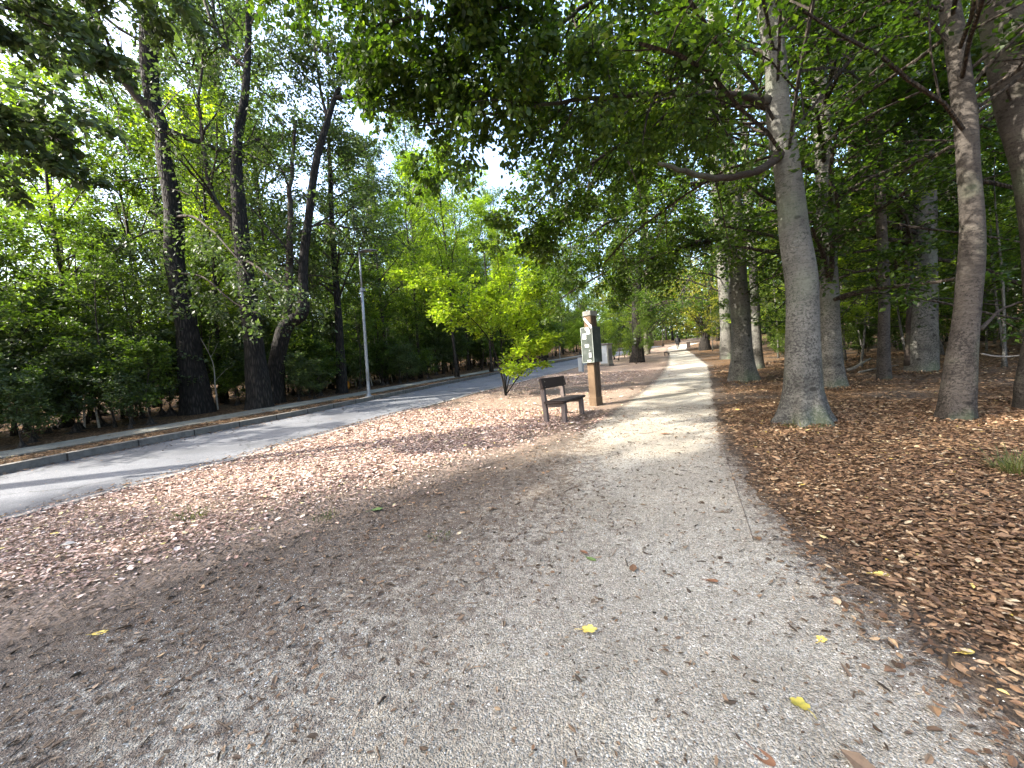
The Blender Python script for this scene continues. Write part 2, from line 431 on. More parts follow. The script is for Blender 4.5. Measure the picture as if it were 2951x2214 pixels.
M_KERB = stone_row('kerb_stone', (.15, .14, .125), 1.0)
M_EDGE = simple('edge_stone', (.21, .20, .18), .9, noise=.4, scale=9, bump=.4)
M_RUST = simple('rusty_steel', (.10, .085, .07), .8, noise=.5, scale=30)
M_LITTER = fallen_mat('fallen_leaf_mix', [(0, (.046, .026, .012)), (.3, (.098, .052, .026)), (.6, (.162, .091, .046)), (.85, (.24, .148, .080)), (.95, (.36, .25, .14)), (.99, (.44, .36, .24)), (1, (.45, .32, .05))])
M_PALE_LITTER = fallen_mat('pale_sunlit_leaf_mix', [(0, (.12, .065, .048)), (.3, (.27, .165, .125)), (.55, (.42, .28, .22)), (.8, (.56, .42, .34)), (.95, (.68, .57, .48)), (1, (.60, .50, .16))])  # pale dry leaves, with the brightness of the sunlit strip put into their colour
M_DEBRIS = fallen_mat('debris_mix', [(0, (.034, .024, .014)), (.4, (.080, .050, .028)), (.75, (.15, .10, .06)), (1, (.28, .20, .13))])
M_PEBBLE = fallen_mat('pebble_mix', [(0, (.18, .165, .14)), (.6, (.40, .38, .33)), (1, (.66, .64, .58))])

# ------------------------------------------------------------------ setting: ground, road, path
def axis(lo, hi, mid_lo, mid_hi, fine, coarse):
    a = [mid_lo]
    while a[-1] < mid_hi: a.append(a[-1] + fine)
    st = fine
    while a[-1] < hi: st = min(st * 1.18, coarse); a.append(a[-1] + st)
    b = [mid_lo]; st = fine
    while b[-1] > lo: st = min(st * 1.18, coarse); b.append(b[-1] - st)
    return np.array(b[:0:-1] + a)


def in_path(x, y):
    return (x - path_l(y)), (path_r(y) - x)


PLY = np.array([-30, -3, .7, 2.05, 3.4, 5.6, 8.1, 12, 16, 25.2, 38, 52, 60, 80.]); PLX = np.array([-4.8, -4.1, -3.6, -3.15, -2.75, -2.0, -1.55, -1.2, -1.0, -.8, -1.0, -1.5, -1.6, 3.])
PRY = np.array([-30, -3, 1.75, 2.2, 2.7, 3.8, 5.7, 9, 14, 22.6, 38, 48, 52, 60, 80.]); PRX = np.array([1.6, 1.3, .98, .86, .76, .6, .47, .62, .9, 1.34, 1.15, .75, .8, 1.2, 6.])


def path_l(y): return np.interp(y, PLY, PLX)
def path_r(y): return np.interp(y, PRY, PRX)


gx = axis(-170, 170, -13, 9, .22, 8.0); gy = axis(-90, 190, -3, 24, .25, 8.0)
X, Y = np.meshgrid(gx, gy)
Z = ground_z(X, Y)
far = np.clip((np.hypot(X, Y) - 70) / 100, 0, 1)
Z = Z + 3.0 * far
# worn bare strip between the leafy verge and the gravel
dl = path_l(Y) - X; dr = X - path_r(Y)
bare = np.exp(-((dl - .5) / .8) ** 2) * (Y < 6.5) * .35 + np.exp(-(np.clip(dr, 0, 9) / .22) ** 2) * .25 + np.exp(-(np.clip(dl, 0, 9) / .35) ** 2) * .4
ny, nx = X.shape
ii = (np.arange(ny - 1)[:, None] * nx + np.arange(nx - 1)[None]).ravel()
gF = np.stack([ii, ii + 1, ii + nx + 1, ii + nx], 1)
struct(mk('ground', np.stack([X.ravel(), Y.ravel(), Z.ravel()], 1), gF, M_GROUND, smooth_=True, attrs={'bare': bare.ravel(), 'sandy': (.75 * np.clip((X - road_x(Y)) / .3, 0, 1) * np.clip((path_l(Y) + .2 - X) / .4, 0, 1)).ravel()}))


def strip(name, xl, xr, ys, off, mat, nc=6, attrs=None, jag=0.0, kind='structure', base=terr, skirt=0.0):
    t = np.linspace(0, 1, nc + 1)
    XL, XR = xl(ys), xr(ys)
    if jag:
        wob = lambda a, b: jag * (np.sin(ys * 2.1 + a) + .7 * np.sin(ys * 5.3 + b) + .5 * np.sin(ys * 11.7 + a * b)) + rng.normal(0, jag * .22, len(ys))
        XL = XL + wob(1, 2); XR = XR + wob(3, 1.5)
    Xs = XL[:, None] * (1 - t) + XR[:, None] * t
    Ys = np.repeat(ys[:, None], nc + 1, 1)
    Zs = base(Xs, Ys) + off
    if skirt:   # turn the two long edges down so that the sheet has a visible side
        Xs = np.hstack([Xs[:, :1], Xs, Xs[:, -1:]]); Ys = np.repeat(ys[:, None], nc + 3, 1)
        Zs = np.hstack([Zs[:, :1] - skirt, Zs, Zs[:, -1:] - skirt]); nc += 2
    n_ = nc + 1
    i = (np.arange(len(ys) - 1)[:, None] * n_ + np.arange(nc)[None]).ravel()
    o = mk(name, np.stack([Xs.ravel(), Ys.ravel(), Zs.ravel()], 1), np.stack([i, i + 1, i + n_ + 1, i + n_], 1), mat, smooth_=not skirt,
           attrs=attrs(Xs, Ys) if attrs else None)
    o['kind'] = kind
    return o


ysn = axis(-30, 110, -2, 14, .12, 1.2)


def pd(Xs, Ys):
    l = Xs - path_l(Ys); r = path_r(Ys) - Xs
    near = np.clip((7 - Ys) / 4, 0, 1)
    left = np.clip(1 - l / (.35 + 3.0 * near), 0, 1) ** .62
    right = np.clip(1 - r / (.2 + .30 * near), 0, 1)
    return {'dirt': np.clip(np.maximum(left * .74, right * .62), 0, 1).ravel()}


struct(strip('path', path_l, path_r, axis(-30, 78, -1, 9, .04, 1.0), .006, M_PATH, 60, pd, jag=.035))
struct(strip('road', kerb_x, road_x, ysn, .0, M_ROAD, 10))
struct(strip('kerb', lambda y: kerb_x(y) - .16, kerb_x, ysn, .135, M_KERB, 1, skirt=.2))
struct(strip('road_edging', road_x, lambda y: road_x(y) + .11, ysn, .022, M_EDGE, 1, skirt=.06))
struct(strip('sidewalk', lambda y: kerb_x(y) - 1.95, lambda y: kerb_x(y) - .95, ysn, .15, M_WALK, 4, skirt=.04))
struct(strip('path_edging', lambda y: np.interp(y, [2.9, 5.6], [.385, .44]), lambda y: np.interp(y, [2.9, 5.6], [.390, .445]), np.linspace(3.0, 5.4, 12), .011, M_RUST, 1, skirt=.03))

# ------------------------------------------------------------------ leaves on the ground
def flat_leaves(P, size, curl=.35, tilt=.25, aspect=.55, vary=.0):
    """6-point leaves lying about, one island each"""
    n = len(P); a = rng.uniform(0, 2 * PI, n)
    size = np.broadcast_to(size, n) * rng.uniform(.6, 1.25, n) * np.exp(rng.normal(0, .05 + vary, n))
    d = np.stack([np.cos(a), np.sin(a), rng.normal(0, tilt, n)], 1); d = nrm(d)
    up = nrm(np.stack([rng.normal(0, tilt, n), rng.normal(0, tilt, n), np.ones(n)], 1))
    s = nrm(np.cross(up, d)); up = np.cross(d, s)
    c = rng.uniform(-curl, curl, n)[:, None] * size[:, None]
    c2 = rng.uniform(-.1, curl, n)[:, None] * size[:, None]
    w = (aspect * rng.uniform(.7, 1.2, n) * size / 2)[:, None]; L = size[:, None]
    pts = np.stack([P - d * L * .5, P - d * L * .15 + s * w + up * c2 * .6, P + d * L * .2 + s * w * .8 + up * c2 * .6,
                    P + d * L * .5 + up * c * .5, P + d * L * .2 - s * w * .8 + up * c2 * .5, P - d * L * .15 - s * w + up * c2 * .5], 1).reshape(-1, 3)
    i = np.arange(n)[:, None] * 6
    return pts, np.concatenate([i + np.array([0, 3, 2, 1]), i + np.array([0, 5, 4, 3])])


def scatter(n, xlo, xhi, ylo, yhi, dens, zoff=.012, base=ground_z):
    x = rng.uniform(xlo, xhi, n); y = rng.uniform(ylo, yhi, n)
    keep = rng.uniform(0, 1, n) < dens(x, y)
    x, y = x[keep], y[keep]
    return np.stack([x, y, base(x, y) + zoff + rng.uniform(0, .018, len(x))], 1)


def dens_litter(x, y):
    l = path_l(y) - x; r = x - path_r(y)
    patch = .5 + .5 * np.sin(x * 1.7 + np.sin(y * 1.3) * 2) * np.cos(y * 1.1 + x * .6)
    left = np.clip(l / 1.2, 0, 1) * (.45 + .55 * patch) * np.where(y < 6, np.clip((l + .35) / 1.3, .35, 1), 1) * (x > road_x(y) + .02)
    right = np.clip((r + .04) / .4, 0, 1) ** 1.2
    inside = ((l < 0) & (r < 0)) * (.006 + (y > 6.5) * (.35 * np.exp(l / .16) + .05 * np.exp(l / .7)) + .03 * np.exp((l) / .9) + .22 * np.exp(r / .14))
    onroad = ((x < road_x(y)) & (x > kerb_x(y))) * (.004 + .95 * np.exp(-(x - kerb_x(y)) / .18) + .5 * np.exp(-(road_x(y) - x) / .12))
    beyond = (x < kerb_x(y) - .17) * np.where((x > kerb_x(y) - 1.95) & (x < kerb_x(y) - .95), .05, .85)
    dist = np.clip(10.0 / np.maximum(np.hypot(x, y), 3.0), .12, 1) ** .6
    return np.clip(left + right + inside + onroad + beyond, 0, 1) * dist


P = np.concatenate([scatter(120000, -12, 8, .3, 8, dens_litter), scatter(170000, .6, 9, .3, 9, dens_litter), scatter(120000, -7.2, -1.5, 1, 9, dens_litter), scatter(80000, -14, 14, 8, 22, dens_litter), scatter(16000, -16, 16, -5, .3, dens_litter)])
P[:, 2] += np.where((P[:, 0] < kerb_x(P[:, 1]) - .95) & (P[:, 0] > kerb_x(P[:, 1]) - 1.95), .03, 0) + np.where((P[:, 0] > kerb_x(P[:, 1])) & (P[:, 0] < road_x(P[:, 1])), .025, 0)
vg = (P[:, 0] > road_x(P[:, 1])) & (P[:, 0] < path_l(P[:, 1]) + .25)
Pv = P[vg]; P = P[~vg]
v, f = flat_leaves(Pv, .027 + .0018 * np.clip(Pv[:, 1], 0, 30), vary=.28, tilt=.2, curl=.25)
tag(mk('verge_leaf_litter', v, f, M_PALE_LITTER), 'pale dry leaves, coloured lighter for the sunlight, covering the strip between road and path', 'leaf litter', kind='stuff')
v, f = flat_leaves(P, .027 + .0022 * np.clip(P[:, 1], 0, 30), vary=.26, tilt=.17, curl=.22)
tag(mk('leaf_litter', v, f, M_LITTER), 'thick scatter of dry brown fallen leaves over the forest floor and verges', 'leaf litter', kind='stuff')
# small dark debris and pebbles trodden into the gravel
P = scatter(150000, -5.4, 1.9, .25, 9, lambda x, y: ((x > path_l(y) - 1.9) & (x < path_r(y) + .5)) * np.clip(.13 + .6 * np.clip(1 - (x - path_l(y)) / 2.6, 0, 1) + .8 * np.exp((x - path_r(y)) / .2), 0, 1) * np.clip(3 / y, .25, 1), .006, terr)
P[:, 2] = terr(P[:, 0], P[:, 1]) + .012
v, f = flat_leaves(P, .019, curl=.3, aspect=.4, vary=.4)
tag(mk('path_debris', v, f, M_DEBRIS), 'small dark crumbs of leaf and bark trodden into the gravel path', 'debris', kind='stuff')
P = scatter(30000, -4.3, 2.0, .25, 5, lambda x, y: ((x > path_l(y) + .3) & (x < path_r(y) + .25)) * np.clip((path_r(y) + .3 - x) / .4, .0, 1) * np.clip(1.6 / y, .1, 1), .006, terr)
P[:, 2] = terr(P[:, 0], P[:, 1]) + .007
n_ = len(P); r_ = rng.uniform(.002, .0055, n_)
oct_ = np.array([(1, 0, 0), (0, 1, 0), (-1, 0, 0), (0, -1, 0), (0, 0, .7), (0, 0, -.6)])
pv = P[:, None] + oct_[None] * r_[:, None, None] * rng.uniform(.7, 1.3, (n_, 6, 1))
i = np.arange(n_)[:, None] * 6
pf = np.concatenate([i + np.array(t) for t in ((0, 1, 4), (1, 2, 4), (2, 3, 4), (3, 0, 4), (1, 0, 5), (2, 1, 5), (3, 2, 5), (0, 3, 5))])
tag(mk('pebbles', pv.reshape(-1, 3), pf, M_PEBBLE), 'tiny pale pebbles loose on the gravel path', 'gravel', kind='stuff')
# short twigs
n_ = 1800
tx = rng.uniform(-5.2, 1.0, n_); ty = rng.uniform(.3, 9, n_) ** 1.0
a = rng.uniform(0, 2 * PI, n_); L = rng.uniform(.02, .12, n_)
k = (rng.uniform(0, 1, n_) < np.clip(.25 + .75 * (1 - (tx - path_l(ty)) / 2.5), 0, 1)); tx, ty, a, L = tx[k], ty[k], a[k], L[k]; n_ = len(tx)
T = np.linspace(-.5, .5, 4)
bend = rng.normal(0, .25, (n_, 1))
Px = tx[:, None] + T * L[:, None] * np.cos(a)[:, None] - bend * L[:, None] * (T ** 2) * np.sin(a)[:, None]
Py = ty[:, None] + T * L[:, None] * np.sin(a)[:, None] + bend * L[:, None] * (T ** 2) * np.cos(a)[:, None]
Pz = terr(Px, Py) + .011
v, f = tubes(np.stack([Px, Py, Pz], -1), np.repeat(rng.uniform(.0012, .0035, (n_, 1)), 4, 1), 4)
tag(mk('twig_litter', v, f, M_DEBRIS), 'scattered short dark twigs lying on the gravel', 'twigs', kind='stuff')

# ------------------------------------------------------------------ growing trees
def kids(P, R, n, tlo, thi, ang, ratio, up=0.0, flat=0.0, k=4, wob=.12, droop=0.0, taper=.6, rr=.55, lens=None):
    """children of M parent polylines: returns (M*n,k,3),(M*n,k)"""
    M, kp, _ = P.shape
    t = (np.arange(n)[None] + rng.uniform(.1, .9, (M, n))) / n * (thi - tlo) + tlo
    u = t * (kp - 1); i = np.minimum(u.astype(int), kp - 2); fr = (u - i)[..., None]
    m = np.arange(M)[:, None]
    pos = P[m, i] * (1 - fr) + P[m, i + 1] * fr
    rb = R[m, i] * (1 - fr[..., 0]) + R[m, i + 1] * fr[..., 0]
    T = nrm(P[m, i + 1] - P[m, i])
    plen = np.linalg.norm(np.diff(P, axis=1), axis=2).sum(1)[:, None]
    rnd = rng.normal(size=(M, n, 3)); rnd[..., 2] *= (1 - flat)
    perp = rnd - (rnd * T).sum(-1, keepdims=True) * T; perp = nrm(perp)
    a = rad(ang) * rng.uniform(.7, 1.3, (M, n, 1))
    d = nrm(np.cos(a) * T + np.sin(a) * perp + np.array([0, 0, up]))
    L = (plen * ratio * (1 - taper * (t - tlo) / max(thi - tlo, .01)) if lens is None else np.interp(t, *lens)) * rng.uniform(.7, 1.3, (M, n))
    Q = [pos]; step = L / (k - 1)
    for s in range(k - 1):
        d = nrm(d + rng.normal(0, wob, d.shape) + np.array([0, 0, -droop * (s + .5) / k]))
        Q.append(Q[-1] + d * step[..., None])
    Q = np.stack(Q, 2).reshape(-1, k, 3)
    rc = np.minimum(rb * rr, .02 + L * .02).reshape(-1, 1) * np.linspace(1, .35, k)[None]
    return Q, rc


def leaf_cards(P, n, size, spread, flat=.6, six=False, hang=0.0):
    """n leaves along each twig; a folded rhombus (or a six-point oval near the camera)"""
    M, k, _ = P.shape
    t = rng.uniform(.12, 1.05, (M, n)); u = np.clip(t, 0, .999) * (k - 1); i = u.astype(int); fr = (u - i)[..., None]; m = np.arange(M)[:, None]
    T = nrm(P[m, i + 1] - P[m, i])
    pos = P[m, i] * (1 - fr) + P[m, i + 1] * fr
    pos = pos + rng.normal(0, spread, pos.shape) * np.array([1, 1, 1 - .55 * flat])
    side = nrm(np.cross(T, [0, 0, 1.0]) + 1e-6) * rng.choice([-1., 1.], (M, n, 1))
    d = nrm(T * .6 + side * rng.uniform(.3, 1.1, (M, n, 1)) + rng.normal(0, .35, pos.shape) + np.array([0, 0, -hang]))
    up = nrm(np.array([0, 0, 1.0]) * (flat + .25) + rng.normal(0, .55, pos.shape))
    s = nrm(np.cross(up, d)); up = np.cross(d, s)
    pos, d, s, up = (q.reshape(-1, 3) for q in (pos, d, s, up))
    N_ = len(pos); sz = (size * rng.uniform(.6, 1.3, N_))[:, None]; w = sz * rng.uniform(.24, .36, (N_, 1)); h = sz * rng.uniform(-.02, .16, (N_, 1))
    i = np.arange(N_)[:, None]
    if six:
        pts = np.stack([pos, pos + d * sz * .3 + s * w + up * h, pos + d * sz * .68 + s * w * .82 + up * h, pos + d * sz, pos + d * sz * .68 - s * w * .82 + up * h, pos + d * sz * .3 - s * w + up * h], 1).reshape(-1, 3)
        return pts, np.concatenate([i * 6 + np.array([0, 3, 2, 1]), i * 6 + np.array([0, 5, 4, 3])])
    pts = np.stack([pos, pos + d * sz * .45 + s * w + up * h, pos + d * sz, pos + d * sz * .45 - s * w + up * h], 1).reshape(-1, 3)
    return pts, i * 4 + np.array([0, 3, 2, 1])


def trunk_mesh(pts, radii, parent, mat, n=28, flare=.55, lobes=5, per=7, lump=.03, name='trunk'):
    P = spline(pts, per); R = spline(np.stack([radii, radii, radii], 1), per)[:, 0]
    h = np.clip(P[:, 2] - P[0, 2] - .25, -.1, 99)
    a = np.arange(n) * 2 * PI / n; ph = rng.uniform(0, 6)
    base = np.exp(-h / (R[0] * .95))[:, None]
    mod = 1 + flare * base * (.62 + .4 * np.cos(lobes * a + ph + .9 * np.sin(2 * a))[None]) + lump * np.sin(a * 3 + h[:, None] * 1.7 + ph) + lump * .8 * np.sin(a * 2 - h[:, None] * 3.1) + lump * .5 * np.sin(h[:, None] * 5.3 + ph + np.sin(a)) + lump * .35 * np.sin(a * 7 + 2 * np.sin(h[:, None] * 2.2))
    mb = MB(); mb.tube(P, R, n, mod=mod[None]); return mb.build(name, mat, parent, True), P, R


def crown_mesh(levels, twigs, leaf_args, mats, parent, name='crown', sides=(6, 4, 3)):
    mb = MB()
    for l, (P, R) in enumerate(levels):
        v, f = tubes(P, R, sides[min(l, len(sides) - 1)]); mb.add(v, f, 1)
    for tw, (n, size, spread, kw) in leaf_args:
        v, f = leaf_cards(tw, n, size, spread, **kw); mb.add(v, f, 0)
    return mb.build(name, mats, parent)


def make_tree(name, label, cat, group, H, r, crown0, limb, leafmat, barkmat, nl=14, n2=6, n3=5, nleaf=11, leaf=.1, lean=.04, up=.35, flat=.3, wob=.1, ang=62, droop=.1, spread=.13, profile=None, tside=10, flare=.4, bend=.25):
    t = thing(name, (0, 0, 0), label, cat, group)
    k = 6
    zz = np.linspace(0, H, k)
    P = np.stack([np.cumsum(rng.normal(0, lean * H / k, k)), np.cumsum(rng.normal(0, lean * H / k, k)), zz], 1); P[0, :2] = 0; P[0, 2] = -.15
    R = r * np.interp(zz / H, [0, .15, .6, 1], [1, .82, .5, .08])
    o, TP, TR = trunk_mesh(P, R, t, barkmat, n=tside, flare=flare, per=3, lump=.02)
    prof = profile or ([0, .25, .6, 1], [.7, 1, .8, .25])
    t0 = crown0 / H
    L1, R1 = kids(TP[None], TR[None], nl, t0, .98, ang, 1, up=up, flat=.2, k=5, wob=wob, droop=droop, lens=(t0 + np.array(prof[0]) * (1 - t0), np.array(prof[1]) * limb))
    L2, R2 = kids(L1, R1, n2, .2, 1.0, 48, .42, up=.10, flat=flat, k=4, wob=.15, droop=droop)
    L3, R3 = kids(L2, R2, n3, .15, 1.0, 45, .5, up=.0, flat=flat, k=3, wob=.15, droop=droop)
    crown_mesh([(L1, R1), (L2, R2)], None, [(L3, (nleaf, leaf, spread, dict(flat=flat + .2))), (L2, (nleaf // 2, leaf, spread, dict(flat=flat + .2)))], [leafmat, TWIG], t)
    return t


def copy_tree(t, loc, rz, s, label=None, group=None, mat=None, sz=None, bmat=None):
    c = t.copy(); COL.objects.link(c)
    c.location = [float(v) for v in loc]; c.rotation_euler = (0, 0, rz); c.scale = (s, s, s * (sz or 1))
    if label: c['label'] = label
    if group: c['group'] = group
    for ch in list(t.children):
        d = ch.copy(); COL.objects.link(d); d.parent = c
        m = mat if ch.name.startswith('crown') else bmat
        if m: d.material_slots[0].link = 'OBJECT'; d.material_slots[0].material = m
    return c


protos = {}
G_TALL = 'tall broadleaf trees deep in the wood'
for i in range(3):
    protos['tall%d' % i] = make_tree('tall_tree', 'tall dark leafy tree standing in the wood behind the road', 'tree', G_TALL, 21 + i, .24, 6.5 - i, 4.6, GREEN, OAK_BARK, nl=22, n2=7, n3=5, nleaf=15, leaf=.15, spread=.2, up=.5, tside=9)
for i in range(3):
    protos['mid%d' % i] = make_tree('maple_tree', 'slender maple with loose leafy crown', 'tree', 'x', 10.5 + i, .09, 2.6, 3.0, BRIGHT, TWIG, nl=18, n2=6, n3=4, nleaf=15, leaf=.13, spread=.15, up=.55, flat=.5, lean=.06, tside=8)
for i in range(3):
    protos['sap%d' % i] = make_tree('sapling', 'thin leafy sapling', 'sapling', 'x', 5.6 + .6 * i, .035, 1.0, 1.7, GREEN, TWIG, nl=16, n2=5, n3=3, nleaf=12, leaf=.10, spread=.10, up=.35, flat=.6, lean=.09, tside=6, flare=.1)
for i in range(2):
    protos['beech%d' % i] = make_tree('young_beech', 'young beech', 'tree', 'x', 7.5 + i, .05, 1.6, 3.1, BEECH, BEECH_BARK, nl=15, n2=6, n3=4, nleaf=14, leaf=.11, spread=.10, up=.12, flat=.85, ang=78, droop=.05, lean=.05, tside=7, flare=.1)
for i in range(2):
    protos['shrub%d' % i] = make_tree('shrub', 'low leafy shrub', 'shrub', 'x', 1.9, .018, .15, 1.0, GREEN, TWIG, nl=14, n2=5, n3=3, nleaf=10, leaf=.085, spread=.08, up=.5, flat=.4, lean=.1, tside=5, flare=.1)
used = {}


def place(kind, x, y, rz=None, s=1.0, label=None, group=None, mat=None, sz=None, bmat=None, sink=.0):
    t = protos[kind]
    loc = (x, y, float(ground_z(x, y)) - sink)
    rz = rng.uniform(0, 2 * PI) if rz is None else rz
    if kind not in used:
        used[kind] = 1
        c = t; c.location = loc; c.rotation_euler = (0, 0, rz); c.scale = (s, s, s * (sz or 1))
        if label: c['label'] = label
        if group: c['group'] = group
        for ch in c.children:
            m = mat if ch.name.startswith('crown') else bmat
            if m: ch.material_slots[0].link = 'OBJECT'; ch.material_slots[0].material = m
        return c
    return copy_tree(t, loc, rz, s, label, group, mat, sz, bmat)


# ------------------------------------------------------------------ big trees traced from their trunks
def big_tree(name, label, base_px, pts, mat, leafmat, limbs=(), base_w=None, leaf=.09, flare=.5, n=28, auto=None, depth=None, group=None, lobes=5, twn=(5, 4, 10), six=False, nocrown=False, lane=None, per=7, extra_depth=0.0):
    """pts: [(px,py,width_px)] from the foot upward, at the depth of the foot"""
    b = G(*base_px) if base_w is None else np.array([*base_w, float(ground_z(*base_w))]); d0 = depth or depth_of(b)
    t = thing(name, b, label, 'tree', group)
    P = [b + np.array([0, 0, -.25])]; R = [pts[0][2] / 2 / F * d0 * wscale(pts[0][0]) if base_w is None else pts[0][3]]
    for j, q in enumerate(pts):
        if base_w is not None: P.append(b + np.array(q[:3])); R.append(q[3]); continue
        P.append(V(q[0], q[1], d0 + extra_depth * (j + 1) / len(pts))); R.append(q[2] / 2 / F * d0 * wscale(q[0]))
    P = np.array(P) - b; R = np.array(R)
    o, TP, TR = trunk_mesh(P, R, t, mat, n=n, flare=flare, lobes=lobes, per=per)
    lev = []; tw = []; las = []
    for lb in limbs:
        # limb: list of (px,py,depth offset,width_px), dict of options
        pl, op = lb
        Q = np.array([V(q[0], q[1], d0 + q[2]) for q in pl]) - b
        Q = spline(Q, 4); r = np.interp(np.linspace(0, 1, len(Q)), np.linspace(0, 1, len(pl)), [q[3] / 2 / F * (d0 + q[2]) * wscale(q[0]) for q in pl])
        r[:4] *= np.array([1.35, 1.2, 1.1, 1.04])
        Q = Q + rng.normal(0, .012, Q.shape) * np.linalg.norm(Q[-1] - Q[0]) / 3 * np.linspace(0, 1, len(Q))[:, None]
        mb = MB(); mb.tube(Q, r, 8); mb.build('limb', op.get('mat') or LIMB, t, True)
        if op.get('n', 0) > 0:
            L1, R1 = kids(Q[None], r[None], op['n'], op.get('t0', .2), 1.0, op.get('ang', 50), 1, up=op.get('up', 0), flat=.5, k=5, droop=op.get('droop', .2), lens=([0, 1], [op.get('len', 1.3), op.get('len', 1.3) * .6]), rr=.5)
            L2, R2 = kids(L1, R1, twn[0], .15, 1., 50, .5, flat=.5, k=4, droop=op.get('droop', .2))
            L3, R3 = kids(L2, R2, twn[1], .1, 1., 50, .6, flat=.5, k=3, droop=.15)
            lev += [(L1, R1), (L2, R2)]
            las.append((L3, (twn[2], op.get('leaf', leaf), op.get('spread', .06), dict(flat=op.get('flat', .4), six=six, hang=op.get('hang', .25)))))
            if 'dry' in op:
                crown_mesh([(L1, R1), (L2, R2)], None, [las.pop()], [DRY, TWIG], t, 'dry_leaves'); lev.pop(); lev.pop(); continue
            las.append((L2, (twn[2], op.get('leaf', leaf), op.get('spread', .06), dict(flat=op.get('flat', .4), six=six, hang=op.get('hang', .25)))))
    if auto:
        a = dict(in0=.15, n=12, t0=.5, t1=1., len=3.5, leaf=leaf, n2=6, n3=5, nl=11, up=.3, flat=.5, ang=65, droop=.15, spread=.13); a.update(auto)
        L1, R1 = kids(TP[None], TR[None], a['n'], a['t0'], a['t1'], a['ang'], 1, up=a['up'], flat=.2, k=6, wob=.13, droop=a['droop'], lens=([0, a['t0'], 1], [a['len']] * 2 + [a['len'] * .7]), rr=.35)
        R1 = np.minimum(R1, .05 if d0 > 7 else .026)
        L2, R2 = kids(L1, R1, a['n2'], a['in0'], 1., 50, .42, up=.05, flat=a['flat'], k=4, wob=.15, droop=a['droop'])
        L3, R3 = kids(L2, R2, a['n3'], .15, 1., 48, .5, flat=a['flat'], k=3, wob=.15, droop=a['droop'])
        lev += [(L1, R1), (L2, R2)]
        las.append((L3, (a['nl'], a['leaf'], a['spread'], dict(flat=a['flat']))))
        las.append((L2, (a['nl'] // 2, a['leaf'], a['spread'], dict(flat=a['flat']))))
    if lane:
        def keep(Q):
            w_ = Q[:, 1] + b; p_ = .61 * w_[:, 0] - .79 * w_[:, 1]; q_ = -.79 * w_[:, 0] - .61 * w_[:, 1]
            return ~((p_ > lane[0]) & (p_ < lane[1]) & (q_ > lane[2]) & (w_[:, 2] < 12.5) & (rng.uniform(0, 1, len(Q)) < .75))
        las = [(Q[keep(Q)], a_) for Q, a_ in las]
        for i_ in range(len(lev)):
            k_ = keep(lev[i_][0]); lev[i_] = (lev[i_][0][k_], lev[i_][1][k_])
    if las and not nocrown:
        crown_mesh(lev, None, las, [leafmat, TWIG], t)
    return t


# --- right-hand beeches
big_tree('beech_tree', 'big grey beech with sunlit dappled trunk and flared foot beside the gravel path', (1735, 915),
         [(1735, 880, 92), (1733, 830, 84), (1733, 710, 77), (1730, 600, 72), (1716, 500, 68), (1706, 400, 62), (1695, 330, 58), (1680, 250, 54), (1676, 150, 50), (1662, 30, 48), (1650, -150, 44), (1640, -420, 38), (1640, -800, 24)],
         BEECH_BARK, BEECH, n=44, flare=.85, lobes=6, six=True, leaf=.076, twn=(6, 4, 10),
         limbs=[
             ([(1662, 222, 0, 24), (1600, 208, -.1, 17), (1520, 204, -.2, 14), (1440, 203, -.4, 13), (1330, 208, -.6, 11), (1210, 222, -.8, 8), (1045, 251, -.9, 5), (889, 271, -.9, 3)], dict(n=34, len=1.3, droop=.3, hang=.6, t0=.22)),
             ([(1690, 330, 0, 26), (1664, 352, -.2, 22), (1635, 370, -.4, 19), (1560, 385, -.6, 16), (1480, 372, -.8, 12), (1422, 352, -.9, 8)], dict(n=0, mat=None)),
             ([(1650, -120, 0, 26), (1480, -90, -.5, 18), (1380, -60, -.8, 13), (1272, 7, -.9, 10), (1174, 81, -1., 8), (1116, 109, -1., 6), (1055, 125, -1., 4), (930, 190, -1., 2)], dict(n=34, len=1.35, droop=.25, hang=.5, t0=.25)),
             ([(1650, -200, 0, 26), (1400, -140, -.9, 16), (1200, -40, -1.1, 11), (1116, 0, -1.3, 10), (1031, 35, -1.3, 9), (913, 44, -1.3, 7), (821, 59, -1.2, 5), (760, 54, -1., 3)], dict(n=32, len=1.3, droop=.2, hang=.5, t0=.3)),
             ([(1672, 235, .2, 14), (1600, 225, 1., 13), (1522, 233, 1.6, 12), (1430, 279, 2.2, 9), (1345, 361, 2.6, 6)], dict(n=24, len=1.6, droop=.2)),
             ([(1520, 235, 1.6, 9), (1402, 285, 1.5, 9), (1294, 341, 1.4, 8), (1180, 420, 1.2, 5), (1139, 475, 1.1, 3)], dict(n=28, len=1.4, droop=.3)),
             ([(1670, 120, 0, 12), (1560, 90, .6, 9), (1430, 70, 1.0, 7), (1300, 90, 1.3, 8), (1180, 160, 1.5, 5)], dict(n=30, len=1.6, droop=.2)),
             ([(1680, 80, 0, 10), (1760, 40, .6, 8), (1850, 20, 1.2, 6), (1960, 60, 1.8, 8), (2060, 120, 2.2, 5)], dict(n=16, len=1.6, droop=.15)),
         ],
         auto=dict(n=32, t0=.50, len=4.4, n2=7, n3=5, nl=11, leaf=.10, up=.15, flat=.75, in0=.1))
big_tree('beech_tree', 'grey beech standing just behind the right edge of the biggest beech', (1798, 838),
         [(1797, 820, 60), (1794, 760, 52), (1790, 660, 47), (1787, 560, 44), (1784, 460, 42), (1778, 330, 40), (1772, 200, 38), (1765, 50, 36), (1755, -200, 32), (1745, -500, 24)],
         BEECH_BARK, BEECH, flare=.35, auto=dict(n=34, t0=.30, len=3.4, flat=.8, leaf=.11, nl=14, up=.1))
